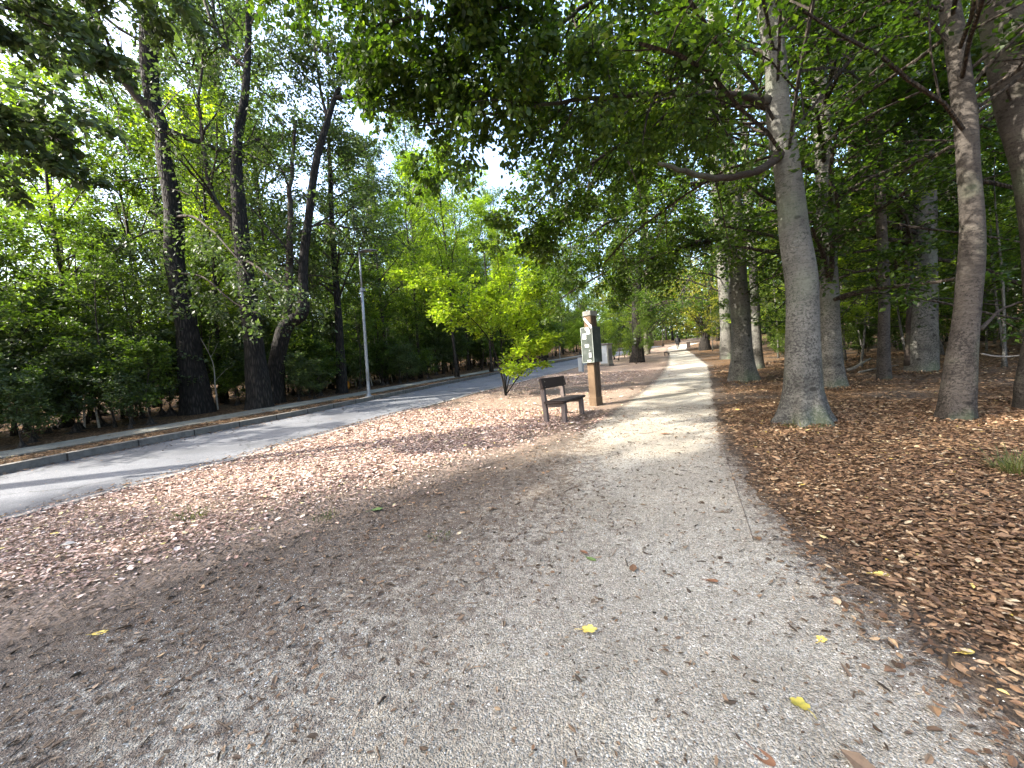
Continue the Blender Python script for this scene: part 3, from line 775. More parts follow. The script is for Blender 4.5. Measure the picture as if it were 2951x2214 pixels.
big_tree('beech_tree', 'sunlit grey beech, front trunk of the close pair left of the biggest beech', (1606, 824),
         [(1605, 800, 54), (1603, 760, 47), (1600, 700, 44), (1595, 620, 42), (1590, 520, 40), (1583, 430, 37), (1572, 330, 34), (1560, 230, 32), (1548, 120, 29), (1535, -60, 26), (1520, -300, 20)],
         BEECH_BARK, BEECH, flare=.5, leaf=.10, twn=(6, 5, 9),
         limbs=[
             ([(1590, 515, 0, 14), (1552, 512, -.2, 12), (1511, 502, -.4, 9), (1457, 485, -.6, 6), (1380, 480, -.8, 4)], dict(n=14, len=2.0, droop=.15, spread=.09, flat=.7)),
             ([(1590, 522, 0, 14), (1549, 520, -.4, 12), (1511, 526, -.7, 10), (1457, 542, -1., 8), (1402, 561, -1.3, 7), (1348, 575, -.9, 6), (1267, 610, .2, 4), (1186, 673, .8, 2)], dict(n=24, len=1.7, droop=.22, spread=.09, flat=.7)),
             ([(1575, 380, 0, 14), (1490, 400, -.4, 12), (1402, 439, -.8, 9), (1343, 466, -1., 7), (1273, 507, -1.2, 5), (1223, 529, -1.3, 3)], dict(n=24, len=2.0, droop=.2, spread=.09, flat=.7)),
             ([(1560, 250, 0, 14), (1480, 290, 0, 12), (1400, 350, .2, 9), (1300, 420, .3, 7), (1200, 500, .4, 4)], dict(n=24, len=2.2, droop=.18, spread=.09, flat=.7)),
             ([(1545, 130, 0, 14), (1450, 150, .4, 12), (1360, 220, .8, 9), (1260, 300, 1., 6)], dict(n=18, len=2.3, droop=.15, spread=.1, flat=.7)),
         ],
         auto=dict(n=18, t0=.42, len=4.0, flat=.75, leaf=.11))
big_tree('beech_tree', 'pale beech behind the close pair with a wide sunlit foot at the path edge', (1570, 776),
         [(1570, 760, 30), (1568, 700, 26), (1563, 620, 24), (1556, 520, 23), (1548, 420, 22), (1538, 300, 20), (1525, 150, 18), (1510, 0, 15), (1495, -150, 10)],
         BEECH_BARK, BEECH, flare=.35, n=20, auto=dict(n=26, t0=.3, len=6.0, leaf=.17, flat=.6, spread=.2, nl=14))
big_tree('beech_tree', 'slim beech with bright light patches right of the close pair', (1636, 797),
         [(1636, 780, 26), (1634, 720, 22), (1630, 640, 20), (1625, 550, 19), (1618, 450, 18), (1610, 330, 17), (1600, 200, 15), (1590, 50, 13), (1580, -150, 9)],
         BEECH_BARK, BEECH, flare=.35, n=20, auto=dict(n=26, t0=.38, len=3.6, flat=.7, leaf=.13, up=.15, nl=14))
big_tree('beech_tree', 'slender straight beech between the second beech and the doubled trunk', (1910, 823),
         [(1910, 800, 32), (1909, 720, 28), (1910, 640, 27), (1908, 560, 26), (1903, 460, 25), (1898, 350, 25), (1891, 240, 24), (1886, 120, 23), (1880, 0, 22), (1872, -250, 17)],
         BEECH_DARK, BEECH, flare=.25, n=22, auto=dict(n=30, t0=.30, len=2.8, flat=.85, leaf=.11, up=.05, ang=82, nl=15))
big_tree('beech_tree', 'thick grey beech farther back, a slim dark stem against its left side', (1992, 804),
         [(1992, 780, 72), (1994, 700, 66), (1996, 600, 62), (1997, 500, 56), (1996, 400, 52), (1993, 340, 54), (1985, 250, 42), (1977, 120, 38), (1968, 0, 36), (1958, -250, 28)],
         BEECH_BARK, BEECH, flare=.2, auto=dict(n=34, t0=.32, len=3.4, flat=.85, leaf=.12, up=.05, ang=82, nl=15),
         limbs=[([(1962, 790, .1, 18), (1964, 700, .1, 16), (1962, 600, .1, 14), (1957, 500, .1, 13), (1955, 400, .1, 12), (1950, 200, .1, 9)], dict(n=0, mat=None))])
big_tree('beech_tree', 'brownish beech with black scars, curved trunk rising near the right margin', (2062, 908),
         [(2066, 870, 82), (2074, 800, 76), (2084, 720, 68), (2092, 640, 64), (2100, 560, 62), (2100, 480, 58), (2093, 380, 56), (2086, 280, 55), (2078, 200, 54), (2066, 100, 54), (2050, 0, 50), (2030, -200, 44), (2020, -450, 34)],
         BEECH_DARK, BEECH, flare=.35, n=36, leaf=.08,
         limbs=[([(2118, 712, 0, 11), (2140, 690, .1, 10), (2165, 668, .2, 9), (2200, 655, .3, 8), (2260, 640, .4, 6)], dict(n=0, mat=None))],
         auto=dict(n=20, t0=.56, len=2.8, leaf=.09, up=.12, flat=.8, nl=14))
big_tree('beech_tree', 'huge leaning trunk filling the top right corner', (2240, 885),
         [(2238, 850, 100), (2246, 780, 90), (2254, 700, 88), (2252, 600, 88), (2246, 500, 92), (2226, 350, 100), (2190, 180, 106), (2160, 0, 108), (2120, -200, 104), (2090, -450, 90)],
         BEECH_DARK, BEECH, flare=.25, n=36, auto=dict(n=14, t0=.68, len=3.0, flat=.8, nl=14))

# maple left of the frame whose branches reach in at the top left
big_tree('maple_tree', 'maple outside the left margin whose dark leafy branches hang into the top left corner', None,
         [(0, 0, .3, .24), (.2, .3, 3, .2), (.7, .9, 6, .17), (1.5, 1.7, 9, .13), (2.6, 2.8, 12, .08), (3.2, 3.4, 14, .04)], OAK_BARK, OAK, base_w=(-13.2, -1.6), depth=4.5, flare=.4, n=20, auto=dict(n=16, t0=.72, len=3.2, leaf=.13, n2=6, n3=5, nl=11), leaf=.105, six=True, twn=(5, 4, 8),  # unseen upper crown shaped to shade the path
         limbs=[
             ([(-700, 500, 0, 40), (-350, 330, .2, 26), (-180, 250, .4, 16), (-20, 240, .6, 10), (120, 290, .8, 4)], dict(n=16, len=1.1, droop=.2, hang=.4, t0=.35)),
             ([(-700, 300, 0, 40), (-300, 80, .4, 26), (-160, 0, .7, 16), (20, 20, 1., 10), (180, 90, 1.2, 4)], dict(n=16, len=1.2, droop=.2, hang=.4, t0=.35)),
             ([(-700, 200, 0, 40), (-200, -150, .4, 26), (60, -140, .9, 14), (220, -90, 1.4, 9), (360, -20, 1.8, 4)], dict(n=16, len=1.2, droop=.25, hang=.4, t0=.35)),
         ])
# --- left-hand oaks beyond the sidewalk
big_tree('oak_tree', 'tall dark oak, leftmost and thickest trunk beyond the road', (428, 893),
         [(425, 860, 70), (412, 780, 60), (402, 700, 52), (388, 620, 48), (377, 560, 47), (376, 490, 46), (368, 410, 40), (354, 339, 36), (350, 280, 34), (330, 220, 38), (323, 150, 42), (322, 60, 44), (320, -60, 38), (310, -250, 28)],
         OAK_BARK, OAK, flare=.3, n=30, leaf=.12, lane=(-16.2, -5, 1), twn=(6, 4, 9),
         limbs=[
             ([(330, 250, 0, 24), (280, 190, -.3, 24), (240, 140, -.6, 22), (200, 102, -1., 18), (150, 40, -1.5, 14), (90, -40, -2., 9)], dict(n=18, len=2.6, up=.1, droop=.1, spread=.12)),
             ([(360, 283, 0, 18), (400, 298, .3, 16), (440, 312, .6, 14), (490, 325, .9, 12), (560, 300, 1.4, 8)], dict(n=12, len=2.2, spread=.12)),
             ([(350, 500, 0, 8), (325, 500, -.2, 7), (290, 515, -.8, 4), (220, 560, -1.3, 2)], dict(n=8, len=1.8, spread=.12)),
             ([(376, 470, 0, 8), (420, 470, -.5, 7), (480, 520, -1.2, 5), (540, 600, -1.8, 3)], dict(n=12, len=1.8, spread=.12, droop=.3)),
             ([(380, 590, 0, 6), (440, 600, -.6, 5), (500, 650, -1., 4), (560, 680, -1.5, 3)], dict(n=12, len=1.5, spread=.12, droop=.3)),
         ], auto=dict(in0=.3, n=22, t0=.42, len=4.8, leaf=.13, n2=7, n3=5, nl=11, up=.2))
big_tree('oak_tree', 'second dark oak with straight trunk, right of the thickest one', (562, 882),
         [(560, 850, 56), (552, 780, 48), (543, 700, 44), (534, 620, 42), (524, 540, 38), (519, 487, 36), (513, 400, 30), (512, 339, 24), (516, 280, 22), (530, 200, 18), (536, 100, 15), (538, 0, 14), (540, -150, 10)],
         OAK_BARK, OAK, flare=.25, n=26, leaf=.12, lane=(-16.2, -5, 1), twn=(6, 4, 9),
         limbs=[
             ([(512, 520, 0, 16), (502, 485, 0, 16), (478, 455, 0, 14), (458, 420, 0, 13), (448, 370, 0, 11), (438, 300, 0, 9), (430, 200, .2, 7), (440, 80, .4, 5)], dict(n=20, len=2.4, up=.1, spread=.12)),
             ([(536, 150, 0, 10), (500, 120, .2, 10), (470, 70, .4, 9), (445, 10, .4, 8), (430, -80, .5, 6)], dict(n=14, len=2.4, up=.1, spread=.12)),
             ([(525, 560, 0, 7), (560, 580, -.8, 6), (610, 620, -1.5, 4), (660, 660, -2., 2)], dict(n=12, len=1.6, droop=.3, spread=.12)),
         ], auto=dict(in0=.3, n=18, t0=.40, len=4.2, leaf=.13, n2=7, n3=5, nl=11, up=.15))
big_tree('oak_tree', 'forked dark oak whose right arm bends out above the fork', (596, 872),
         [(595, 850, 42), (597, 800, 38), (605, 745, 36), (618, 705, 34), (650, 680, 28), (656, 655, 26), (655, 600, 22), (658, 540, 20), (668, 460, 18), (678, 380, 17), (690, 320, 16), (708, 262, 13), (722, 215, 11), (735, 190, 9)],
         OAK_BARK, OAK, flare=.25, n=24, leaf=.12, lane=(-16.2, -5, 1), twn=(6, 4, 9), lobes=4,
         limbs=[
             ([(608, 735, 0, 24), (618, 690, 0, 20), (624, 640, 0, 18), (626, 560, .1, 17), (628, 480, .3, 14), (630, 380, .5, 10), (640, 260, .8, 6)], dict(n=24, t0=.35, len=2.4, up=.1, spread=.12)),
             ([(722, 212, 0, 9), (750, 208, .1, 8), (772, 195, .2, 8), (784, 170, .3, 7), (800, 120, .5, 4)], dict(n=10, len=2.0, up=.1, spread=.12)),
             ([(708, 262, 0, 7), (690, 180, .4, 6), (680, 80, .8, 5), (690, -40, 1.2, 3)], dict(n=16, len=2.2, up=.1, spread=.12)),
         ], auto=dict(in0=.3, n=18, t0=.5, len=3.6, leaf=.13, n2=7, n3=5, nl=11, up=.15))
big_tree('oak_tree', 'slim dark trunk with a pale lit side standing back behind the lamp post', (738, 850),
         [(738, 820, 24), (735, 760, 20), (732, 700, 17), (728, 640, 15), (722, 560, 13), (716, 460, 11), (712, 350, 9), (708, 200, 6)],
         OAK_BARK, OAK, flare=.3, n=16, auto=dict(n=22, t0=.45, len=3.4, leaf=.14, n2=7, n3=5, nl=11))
# --- trees between road and path
c1 = big_tree('linden_tree', 'dark trunk with two small white paint marks left of the far path', (1378, 783),
         [(1378, 770, 27), (1376, 735, 22), (1374, 700, 19), (1374, 660, 18), (1378, 620, 16), (1384, 560, 12), (1390, 480, 10), (1392, 380, 8), (1390, 250, 5)],
         OAK_BARK, BEECH, flare=.45, n=20, auto=dict(n=34, t0=.28, len=5.2, leaf=.17, n2=7, n3=5, nl=12, droop=.25, spread=.2))
for dz, hh in ((0, 5), (8, 4)):
    mb = MB(); p = V(1371.5, 733 + dz, 29.2) - np.array(c1.location); mb.box(p, (.16, .02, .17 if dz == 0 else .12), Rz(.35), bev=.005)
    tag(mb.build('paint_mark', simple('trail_paint', (.72, .74, .76), .7), c1), None)
big_tree('linden_tree', 'thin pale-footed tree just behind the white-marked trunk', (1397, 766),
         [(1397, 758, 13), (1396, 740, 11), (1394, 715, 10), (1394, 680, 9), (1396, 620, 8), (1398, 540, 6), (1398, 440, 4)],
         PALE_BARK, GREEN, flare=.3, n=14, auto=dict(n=28, t0=.3, len=5.5, leaf=.22, n2=6, n3=4, nl=12, spread=.25))
big_tree('linden_tree', 'dark leafy tree at the right of the far end of the path', (1522, 757),
         [(1522, 748, 24), (1524, 735, 20), (1528, 715, 14), (1533, 690, 11), (1536, 640, 9), (1538, 560, 7), (1540, 470, 4)],
         OAK_BARK, YELLOW, flare=.3, n=14, auto=dict(n=34, t0=.25, len=6.5, leaf=.22, n2=6, n3=4, nl=12, spread=.25))

# --- small bright maple beside the bench
def stems_tree(name, label, base, stems, leafmat, barkmat, nl, ln, leaf, twn, up=.25, spread=.1, flat=.6, droop=.05, cat='tree', r0=.03, group=None, t0=.25):
    t = thing(name, base, label, cat, group); b = np.array(base); lev = []; las = []
    for st in stems:
        Q = spline(np.array(st) - b, 4); r = np.linspace(r0, r0 * .25, len(Q))
        mb = MB(); mb.tube(Q, r, 7); mb.build('stem', barkmat, t, True)
        L1, R1 = kids(Q[None], r[None], nl, t0, 1., 55, 1, up=up, flat=.3, k=5, droop=droop, lens=([0, 1], [ln, ln * .55]))
        L2, R2 = kids(L1, R1, twn[0], .1, 1., 48, .45, flat=flat, k=4, droop=droop)
        L3, R3 = kids(L2, R2, twn[1], .1, 1., 48, .5, flat=flat, k=3)
        lev += [(L1, R1), (L2, R2)]; las += [(L3, (twn[2], leaf, spread, dict(flat=flat))), (L2, (twn[2] // 2, leaf, spread, dict(flat=flat)))]
    crown_mesh(lev, None, las, [leafmat, TWIG], t); return t


mb_ = G(1092, 855); dm = depth_of(mb_)
stems_tree('small_maple', 'small bright green maple with several thin stems between the road and the bench', mb_,
           [[mb_, V(1084, 815, dm), V(1066, 750, dm), V(1050, 700, dm - .2), V(1000, 640, dm - .4), V(935, 605, dm - .6), V(880, 585, dm - .7)],
            [mb_, V(1088, 800, dm), V(1083, 740, dm + .2), V(1080, 670, dm + .2), V(1078, 590, dm + .2), V(1070, 530, dm + .3)],
            [mb_, V(1084, 810, dm), V(1060, 740, dm - .3), V(1020, 690, dm - .6), V(985, 660, dm - .9), V(950, 650, dm - 1.)],
            [mb_, V(1095, 800, dm), V(1110, 730, dm - .2), V(1125, 660, dm - .3), V(1135, 590, dm - .3), V(1140, 545, dm - .2)],
            [mb_, V(1100, 820, dm), V(1118, 770, dm + .1), V(1140, 720, dm), V(1170, 670, dm), V(1185, 620, dm)],
            [mb_, V(1102, 840, dm), V(1120, 815, dm - .2), V(1150, 780, dm - .3), V(1170, 745, dm - .3)]],
           VIVID, OAK_BARK, 11, 1.15, .12, (6, 3, 9), r0=.026, t0=.36, up=.2, flat=.8)

# ------------------------------------------------------------------ the woods
WL = 'dark leafy tree in the mass of the wood beyond the road'
def zone(kind, n, xr, yr, srange, labels, group, mats, test=None, szr=(1, 1), bmat=None, mind=1.2, sink=0):
    pts = []; tries = 0
    while len(pts) < n and tries < n * 60:
        tries += 1
        x, y = rng.uniform(*xr), rng.uniform(*yr)
        if test and not test(x, y): continue
        if any((x - a) ** 2 + (y - b) ** 2 < mind ** 2 for a, b in pts): continue
        pts.append((x, y))
        k = kind[rng.integers(len(kind))]
        i = rng.integers(len(mats))
        place(k, x, y, None, rng.uniform(*srange), labels if isinstance(labels, str) else labels[i], group, mats[i], rng.uniform(*szr), bmat, sink)
    return pts


def sunlane(x, y, lo, hi, q0):
    p_ = .61 * x - .79 * y; q_ = -.79 * x - .61 * y
    return lo < p_ < hi and q_ > q0


EYES = [(-15.13, 7.7), (-14.07, 9.07), (-14.94, 10.24), (-14.63, 13.25), (-10.6, 10.8)]


def hides(x, y):
    d = math.hypot(x, y)
    return any(d < math.hypot(a, b) + .3 and abs(math.atan2(x, y) - math.atan2(a, b)) < .04 for a, b in EYES)


def left_of(d0, d1, lane=None, see=False):
    def f(x, y):
        return y > -.2 * x - 2.5 and bool(kerb_x(y) - d1 < x < kerb_x(y) - d0) and not (lane and sunlane(x, y, *lane)) and not (see and hides(x, y))
    return f


SAP = ['sap0', 'sap1', 'sap2']; MID = ['mid0', 'mid1', 'mid2']; TALL = ['tall0', 'tall1', 'tall2']; BEE = ['beech0', 'beech1']; SHR = ['shrub0', 'shrub1']
zone(SHR, 36, (-20, -5), (40, 72), (1.3, 2.4), 'low leafy shrub behind the far bend of the road', 'low shrubs behind the far road bend', [BRIGHT, GREEN], left_of(2.2, 12), mind=.9)
zone(SHR, 80, (-17, -9), (0, 20), (.6, 1.15), 'low dark green shrub at the edge of the wood behind the sidewalk', 'low shrubs behind the sidewalk', [OAK, GREEN], left_of(2.2, 6, None, True), mind=.4)
zone(SHR, 95, (-24, -9), (0, 42), (1.0, 1.9), 'low dark green shrub at the edge of the wood behind the sidewalk', 'low shrubs behind the sidewalk', [OAK, GREEN], left_of(4.0, 11, None, True), mind=.8)
zone(SAP, 95, (-19, -9), (-4, 42), (.7, 1.15), 'thin dark-stemmed sapling in the undergrowth behind the sidewalk', 'saplings behind the sidewalk', [OAK, GREEN, GREEN], left_of(2.8, 9.5, None, True), mind=.9)
zone(MID, 78, (-34, -10), (-8, 60), (.75, 1.1), 'slender yellow-green maple among the undergrowth beyond the road', 'slender maples beyond the road', [BRIGHT, BRIGHT, GREEN], left_of(4.5, 20, (-14, -5, 5), True), mind=1.7)
zone(TALL, 48, (-60, -14), (-16, 74), (.8, 1.1), WL, G_TALL, [GREEN, OAK, GREEN], left_of(8, 46, (-17, -5, 3)), mind=3.0)
# bright maples at the bend of the road
for px, dep, s, k in ((830, 21, 1.0, 'mid0'), (905, 24, 1.15, 'mid1'), (985, 23, 1.1, 'mid2'), (1060, 27, 1.1, 'mid0'), (1120, 30, 1.05, 'mid1'), (1010, 31, 1.35, 'mid2'), (1180, 36, 1.1, 'mid0'), (940, 32, 1.3, 'mid1')):
    p = V(px, 780, dep)
    place(k, p[0], p[1], None, s, 'bright yellow-green maple in the sunlit row beyond the road bend', 'sunlit maples beyond the road bend', BRIGHT)
# between road and path, far
zone(SAP + SHR, 22, (-6.2, -2.6), (27, 60), (.7, 1.1), 'small light green sapling between the far road and the path', 'saplings between road and path', [BRIGHT, GREEN], lambda x, y: x > road_x(y) + 1.0 and x < path_l(y) - 1.6 and not (abs(x + 4.9) < 1.5 and y < 31), mind=1.2)
zone(MID, 16, (-12, 14), (62, 84), (.7, 1.2), 'yellowish maple closing the far end of the path', 'maples at the far end of the path', [YELLOW, BRIGHT, BRIGHT], lambda x, y: True, mind=3)
zone(TALL, 14, (-26, 24), (70, 100), (.8, 1.1), 'distant tree behind the far end of the path', 'distant trees behind the far end of the path', [GREEN, BRIGHT], None, mind=5)
zone(BEE, 12, (2.2, 6), (34, 62), (.5, .9), 'young tree at the right side of the far path', 'young trees along the right side of the far path', [YELLOW, BEECH, BRIGHT], lambda x, y: x > path_r(y) + 1.6, mind=2.0)
# right wood
zone(BEE, 95, (4, 26), (12, 30), (.65, 1.05), 'young beech with flat layered sprays under the old beeches', 'young beeches in the right wood', [BEECH, BRIGHT, GREEN], lambda x, y: x > 3.3 + .05 * y and y > 13 + .1 * x, mind=1.5)
zone(BEE, 80, (5, 48), (16, 62), (.75, 1.2), 'young beech with flat layered sprays under the old beeches', 'young beeches in the right wood', [BEECH, BRIGHT, GREEN], lambda x, y: x > 3 + .1 * y and y > 12.5 + .15 * x, mind=2.0)
zone(TALL, 60, (5, 60), (2, 72), (.8, 1.05), 'grey trunked forest tree deep in the right wood', 'grey trunks deep in the right wood', [BEECH, GREEN], lambda x, y: y > 16 or x > 12, mind=2.8, bmat=BEECH_DARK)
zone(SHR, 60, (4, 30), (17, 34), (.6, 1.1), 'low beech scrub on the forest floor of the right wood', 'low scrub in the right wood', [BEECH, GREEN], None, mind=1.2)
# trees out of view behind and beside the camera that shade the foreground
for p_, q_, s, k in ((-.3, 12, .85, 'tall0'), (1.0, 20, 1.0, 'tall1'), (5.5, 6, .7, 'tall2'), (14, 9, .9, 'tall1'), (4.5, 13, .8, 'tall1'), (-1.9, 17, .85, 'tall2'), (-2.2, 24, 1.05, 'tall0'), (-.6, 30, 1.1, 'tall1'), (-1.2, 8, .62, 'tall1'), (-3.3, 11, .5, 'tall0'), (-3.5, 16, .55, 'tall2'), (-3.2, 21, .59, 'tall1')):
    x, y = -.79 * q_ + .61 * p_, -.61 * q_ - .79 * p_
    nar = s < .6
    place(k, x, y, None, s, 'unseen tall tree added behind the viewer to shade the foreground', 'unseen shade trees behind the viewer', BEECH, bmat=BEECH_BARK, sz=1.7 if nar else 1)

# ------------------------------------------------------------------ bench
def timber(name, a, b): return simple(name, a, .85, noise=0, scale=5, bump=.5, stretch=(9, 9, .7), ramp=[(.25, a), (.5, b), (.75, tuple(v * .8 for v in a))])


M_BW = timber('bench_wood', (.05, .037, .032), (.12, .095, .085))
M_BD = timber('bench_dark_wood', (.012, .007, .006), (.030, .020, .016))


def make_bench(loc, rz, label):
    t = thing('park_bench', loc, label, 'bench', None, rz)
    # local: x toward the path (seat side), y along the bench, origin at near back post
    def bx(name, c, s, mat, R=None, lab=None, n=1):
        mb = MB(); mb.box(c, s, R, bev=.006); o = mb.build(name, mat, t)
        if lab: o['label'] = lab
        return o
    for y in (0, 1.02):
        bx('back_post', (0, y, .36), (.085, .10, .80), M_BW, Ry(-.06))
        bx('leg', (.40, y + .02, .18), (.085, .10, .42), M_BW)
        bx('seat_bearer', (.21, y + .01, .355), (.33, .07, .075), M_BW)
    mb = MB()   # seat: one thick worn plank with ragged near end
    n = 14; ys = np.linspace(-.12, 1.18, n)
    prof = np.array([(-.20, 0), (.21, 0), (.225, .03), (.21, .055), (-.19, .062), (-.215, .03)])
    V_ = []
    for j, y in enumerate(ys):
        e = .97 + .03 * math.sin(j * 2.3); jag = (rng.uniform(-.03, .03, 6) if j in (0, n - 1) else 0)
        V_.append(np.stack([prof[:, 0] * e + .245, np.full(6, y) + jag, prof[:, 1] + .395 + .004 * math.sin(j * 1.7)], 1))
    V_ = np.concatenate(V_)
    Fq = [[j * 6 + i, j * 6 + (i + 1) % 6, (j + 1) * 6 + (i + 1) % 6, (j + 1) * 6 + i] for j in range(n - 1) for i in range(6)]
    mk('seat', V_, [np.array(Fq), np.array([[5, 4, 3, 2, 1, 0], list(range((n - 1) * 6, n * 6))])], M_BD, t)
    bx('backrest', (-.005, .51, .80), (.055, 1.24, .215), M_BD, Ry(-.22))
    mb = MB()
    for y in (0, 1.02):
        for dz in (-.05, .05): mb.tube([(.033, y, .79 + dz), (.040, y, .792 + dz)], [.009, .009], 8)
    mb.build('bolt', simple('bolt_steel', (.25, .24, .22), .4, .8), t)
    return t


bp_ = G(1180, 914)
make_bench(bp_ + np.array([0, .0, 0]), rad(-6), 'dark weathered wooden bench with backrest at the left edge of the gravel path')
sp_ = G(1436, 769)
t = thing('low_bench', sp_, 'tiny low wooden seat beside the far path below the walking person', 'bench', None, rad(20))
mb = MB(); mb.box((0, 0, .16), (.07, .2, .36), bev=.01); mb.build('leg', M_BW, t)
mb = MB(); mb.box((.36, 0, .10), (.07, .2, .24), bev=.01); mb.build('leg', M_BW, t)
mb = MB(); mb.box((.19, 0, .27), (.52, .22, .06), Ry(.25), bev=.01); mb.build('seat', M_BD, t)

# ------------------------------------------------------------------ wooden post with metal box
M_POST = timber('post_wood', (.060, .038, .019), (.13, .085, .048))
M_POST_SHADE = timber('post_wood_shaded', (.035, .024, .015), (.075, .052, .034))  # same timber coloured darker for the planks on the shaded side
M_CAP = simple('post_cap_grey', (.19, .19, .175), .8, noise=.3, scale=14)
M_BOX = simple('green_grey_paint', (.060, .080, .066), .5, noise=.0, scale=5, spec=.25, ramp=[(.25, (.028, .036, .031)), (.5, (.040, .050, .043)), (.62, (.065, .075, .068)), (.75, (.12, .13, .12))])
M_BOXE = simple('box_edge_grey', (.26, .29, .26), .5, noise=.2)
M_STK = simple('sticker_white', (.62, .62, .60), .6, noise=.08, scale=40)
M_DARK = simple('dark_print', (.08, .08, .09), .6)
M_STEEL = simple('galvanised', (.26, .27, .28), .5, .4, noise=.25, scale=8)
pp = G(1288, 876)
ang = math.atan2(-.924, -.383)            # outward direction of the lit front face
t = thing('utility_post', pp, 'wooden post of upright planks carrying a dark green metal box with white stickers', 'post', None, ang + PI / 2)
# local -y = front face
for x_, w_ in ((0, .20),):
    for i_, y_ in enumerate((-.095, 0, .095)):
        mb = MB(); mb.box((0, y_, 1.12), (.20, .075, 2.30), bev=.006); mb.build('plank', M_POST if i_ == 0 else M_POST_SHADE, t)
mb = MB(); mb.box((0, 0, .09), (.215, .285, .26), bev=.006); mb.build('foot_block', M_POST, t)
mb = MB(); mb.box((0, 0, 2.31), (.235, .31, .12), bev=.008); mb.build('post_cap', M_CAP, t)
bxm = MB(); bxm.box((0, -.02, 1.53), (.34, .36, .88), bev=.006); box_o = bxm.build('metal_box', M_BOX, t)
mb = MB()
for c, s in (((0, -.2035, 1.965), (.345, .007, .012)), ((0, -.2035, 1.095), (.345, .007, .012)), ((-.166, -.2035, 1.53), (.012, .007, .87)), ((.166, -.2035, 1.53), (.012, .007, .87))): mb.box(c, s)
mb.build('door_rim', M_BOXE, box_o)
for x_, z_, w_, h_ in ((.015, 1.925, .10, .045), (.055, 1.84, .105, .10), (-.07, 1.745, .10, .135), (-.01, 1.51, .115, .072), (.03, 1.135, .10, .035)):
    mb = MB(); mb.box((x_, -.2023, z_), (w_, .003, h_), Ry(rng.normal(0, .03))); mb.build('sticker', M_STK, box_o)
mb = MB()
for z_ in (1.518, 1.502): mb.box((-.012, -.2046, z_), (.03, .0012, .006))
for z_ in (1.86, 1.845, 1.83, 1.815): mb.box((.055, -.2046, z_), (.075, .0012, .004))
for z_ in (1.78, 1.76, 1.74, 1.72): mb.box((-.07, -.2046, z_), (.07, .0012, .004))
mb.build('sticker_print', M_DARK, box_o)
mb = MB(); mb.box((.075, -.208, 1.27), (.085, .012, .125), bev=.004); mb.box((.075, -.2165, 1.27), (.055, .005, .09)); mb.build('lock_plate', M_STEEL, box_o)
mb = MB(); mb.tube([(.068, -.20, 1.385), (.068, -.222, 1.385)], [.018, .015], 10); mb.build('key_knob', M_STEEL, box_o)
mb = MB(); mb.box((.055, -.22, 2.085), (.052, .02, .28), Ry(-.72), bev=.003); mb.box((.155, -.22, 1.965), (.05, .02, .09), Ry(-.1), bev=.003); mb.build('bracket', M_STK, t)

# ------------------------------------------------------------------ cabinets
M_CAB = simple('cabinet_white', (.36, .39, .41), .5, noise=.06, scale=6)
M_CABB = simple('cabinet_beige_shaded', (.22, .21, .17), .6, noise=.12, scale=6)  # beige body coloured darker so the grille side looks shaded
M_CABR = simple('cabinet_roof', (.13, .12, .11), .7)
cp = G(1311, 791)
t = thing('electrical_cabinet', cp, 'pale electrical cabinet with dark sloping lid and side grille behind the post', 'cabinet', None, rad(-28))
mb = MB(); mb.box((0, 0, .82), (.72, .52, 1.40), bev=.015); mb.build('body', M_CABB, t)
mb = MB(); mb.box((0, 0, .06), (.80, .60, .16), bev=.02); mb.build('plinth', M_KERB, t)
mb = MB(); mb.box((0, 0, 1.57), (.84, .64, .10), Ry(.05), bev=.02); mb.build('roof', M_CABR, t)
mb = MB(); mb.box((-.02, -.267, .82), (.60, .014, 1.26), bev=.004); dr_ = mb.build('door', M_CAB, t)
mb = MB(); mb.box((.13, -.28, .82), (.035, .018, .16)); mb.build('handle', M_DARK, dr_)
mb = MB(); mb.box((-.15, -.2755, 1.32), (.07, .003, .07), Ry(PI / 4)); mb.build('warning_plate', simple('plate_yellow', (.62, .5, .06), .5), dr_)
mb = MB()
for i in range(18): mb.box((.364, 0, .42 + i * .045), (.016, .34, .022), Ry(.5))
mb.build('grille', M_DARK, t)
cp = G(1256, 803)
t = thing('meter_pillar', cp, 'short light grey pillar box at the roadside left of the post', 'pillar box', None, rad(-20))
mb = MB(); mb.box((0, 0, .40), (.28, .22, .84), bev=.01); mb.build('body', M_CAB, t)
mb = MB(); mb.box((0, 0, .835), (.30, .24, .03), bev=.008); mb.build('lid', M_CAB, t)
mb = MB(); mb.box((0, -.113, .5), (.22, .006, .5)); mb.build('door', M_CAB, t)
gp = G(1210, 777)
t = thing('marker_post', gp, 'thin grey stake at the far side of the road where it meets the bushes', 'stake')
mb = MB(); mb.tube([(0, 0, -.1), (0, 0, 1.35)], [.035, .03], 8); mb.build('stake', M_STEEL, t)
mb = MB(); mb.tube([(0, 0, 1.35), (0, 0, 1.40)], [.045, .04], 8); mb.build('cap', M_DARK, t)

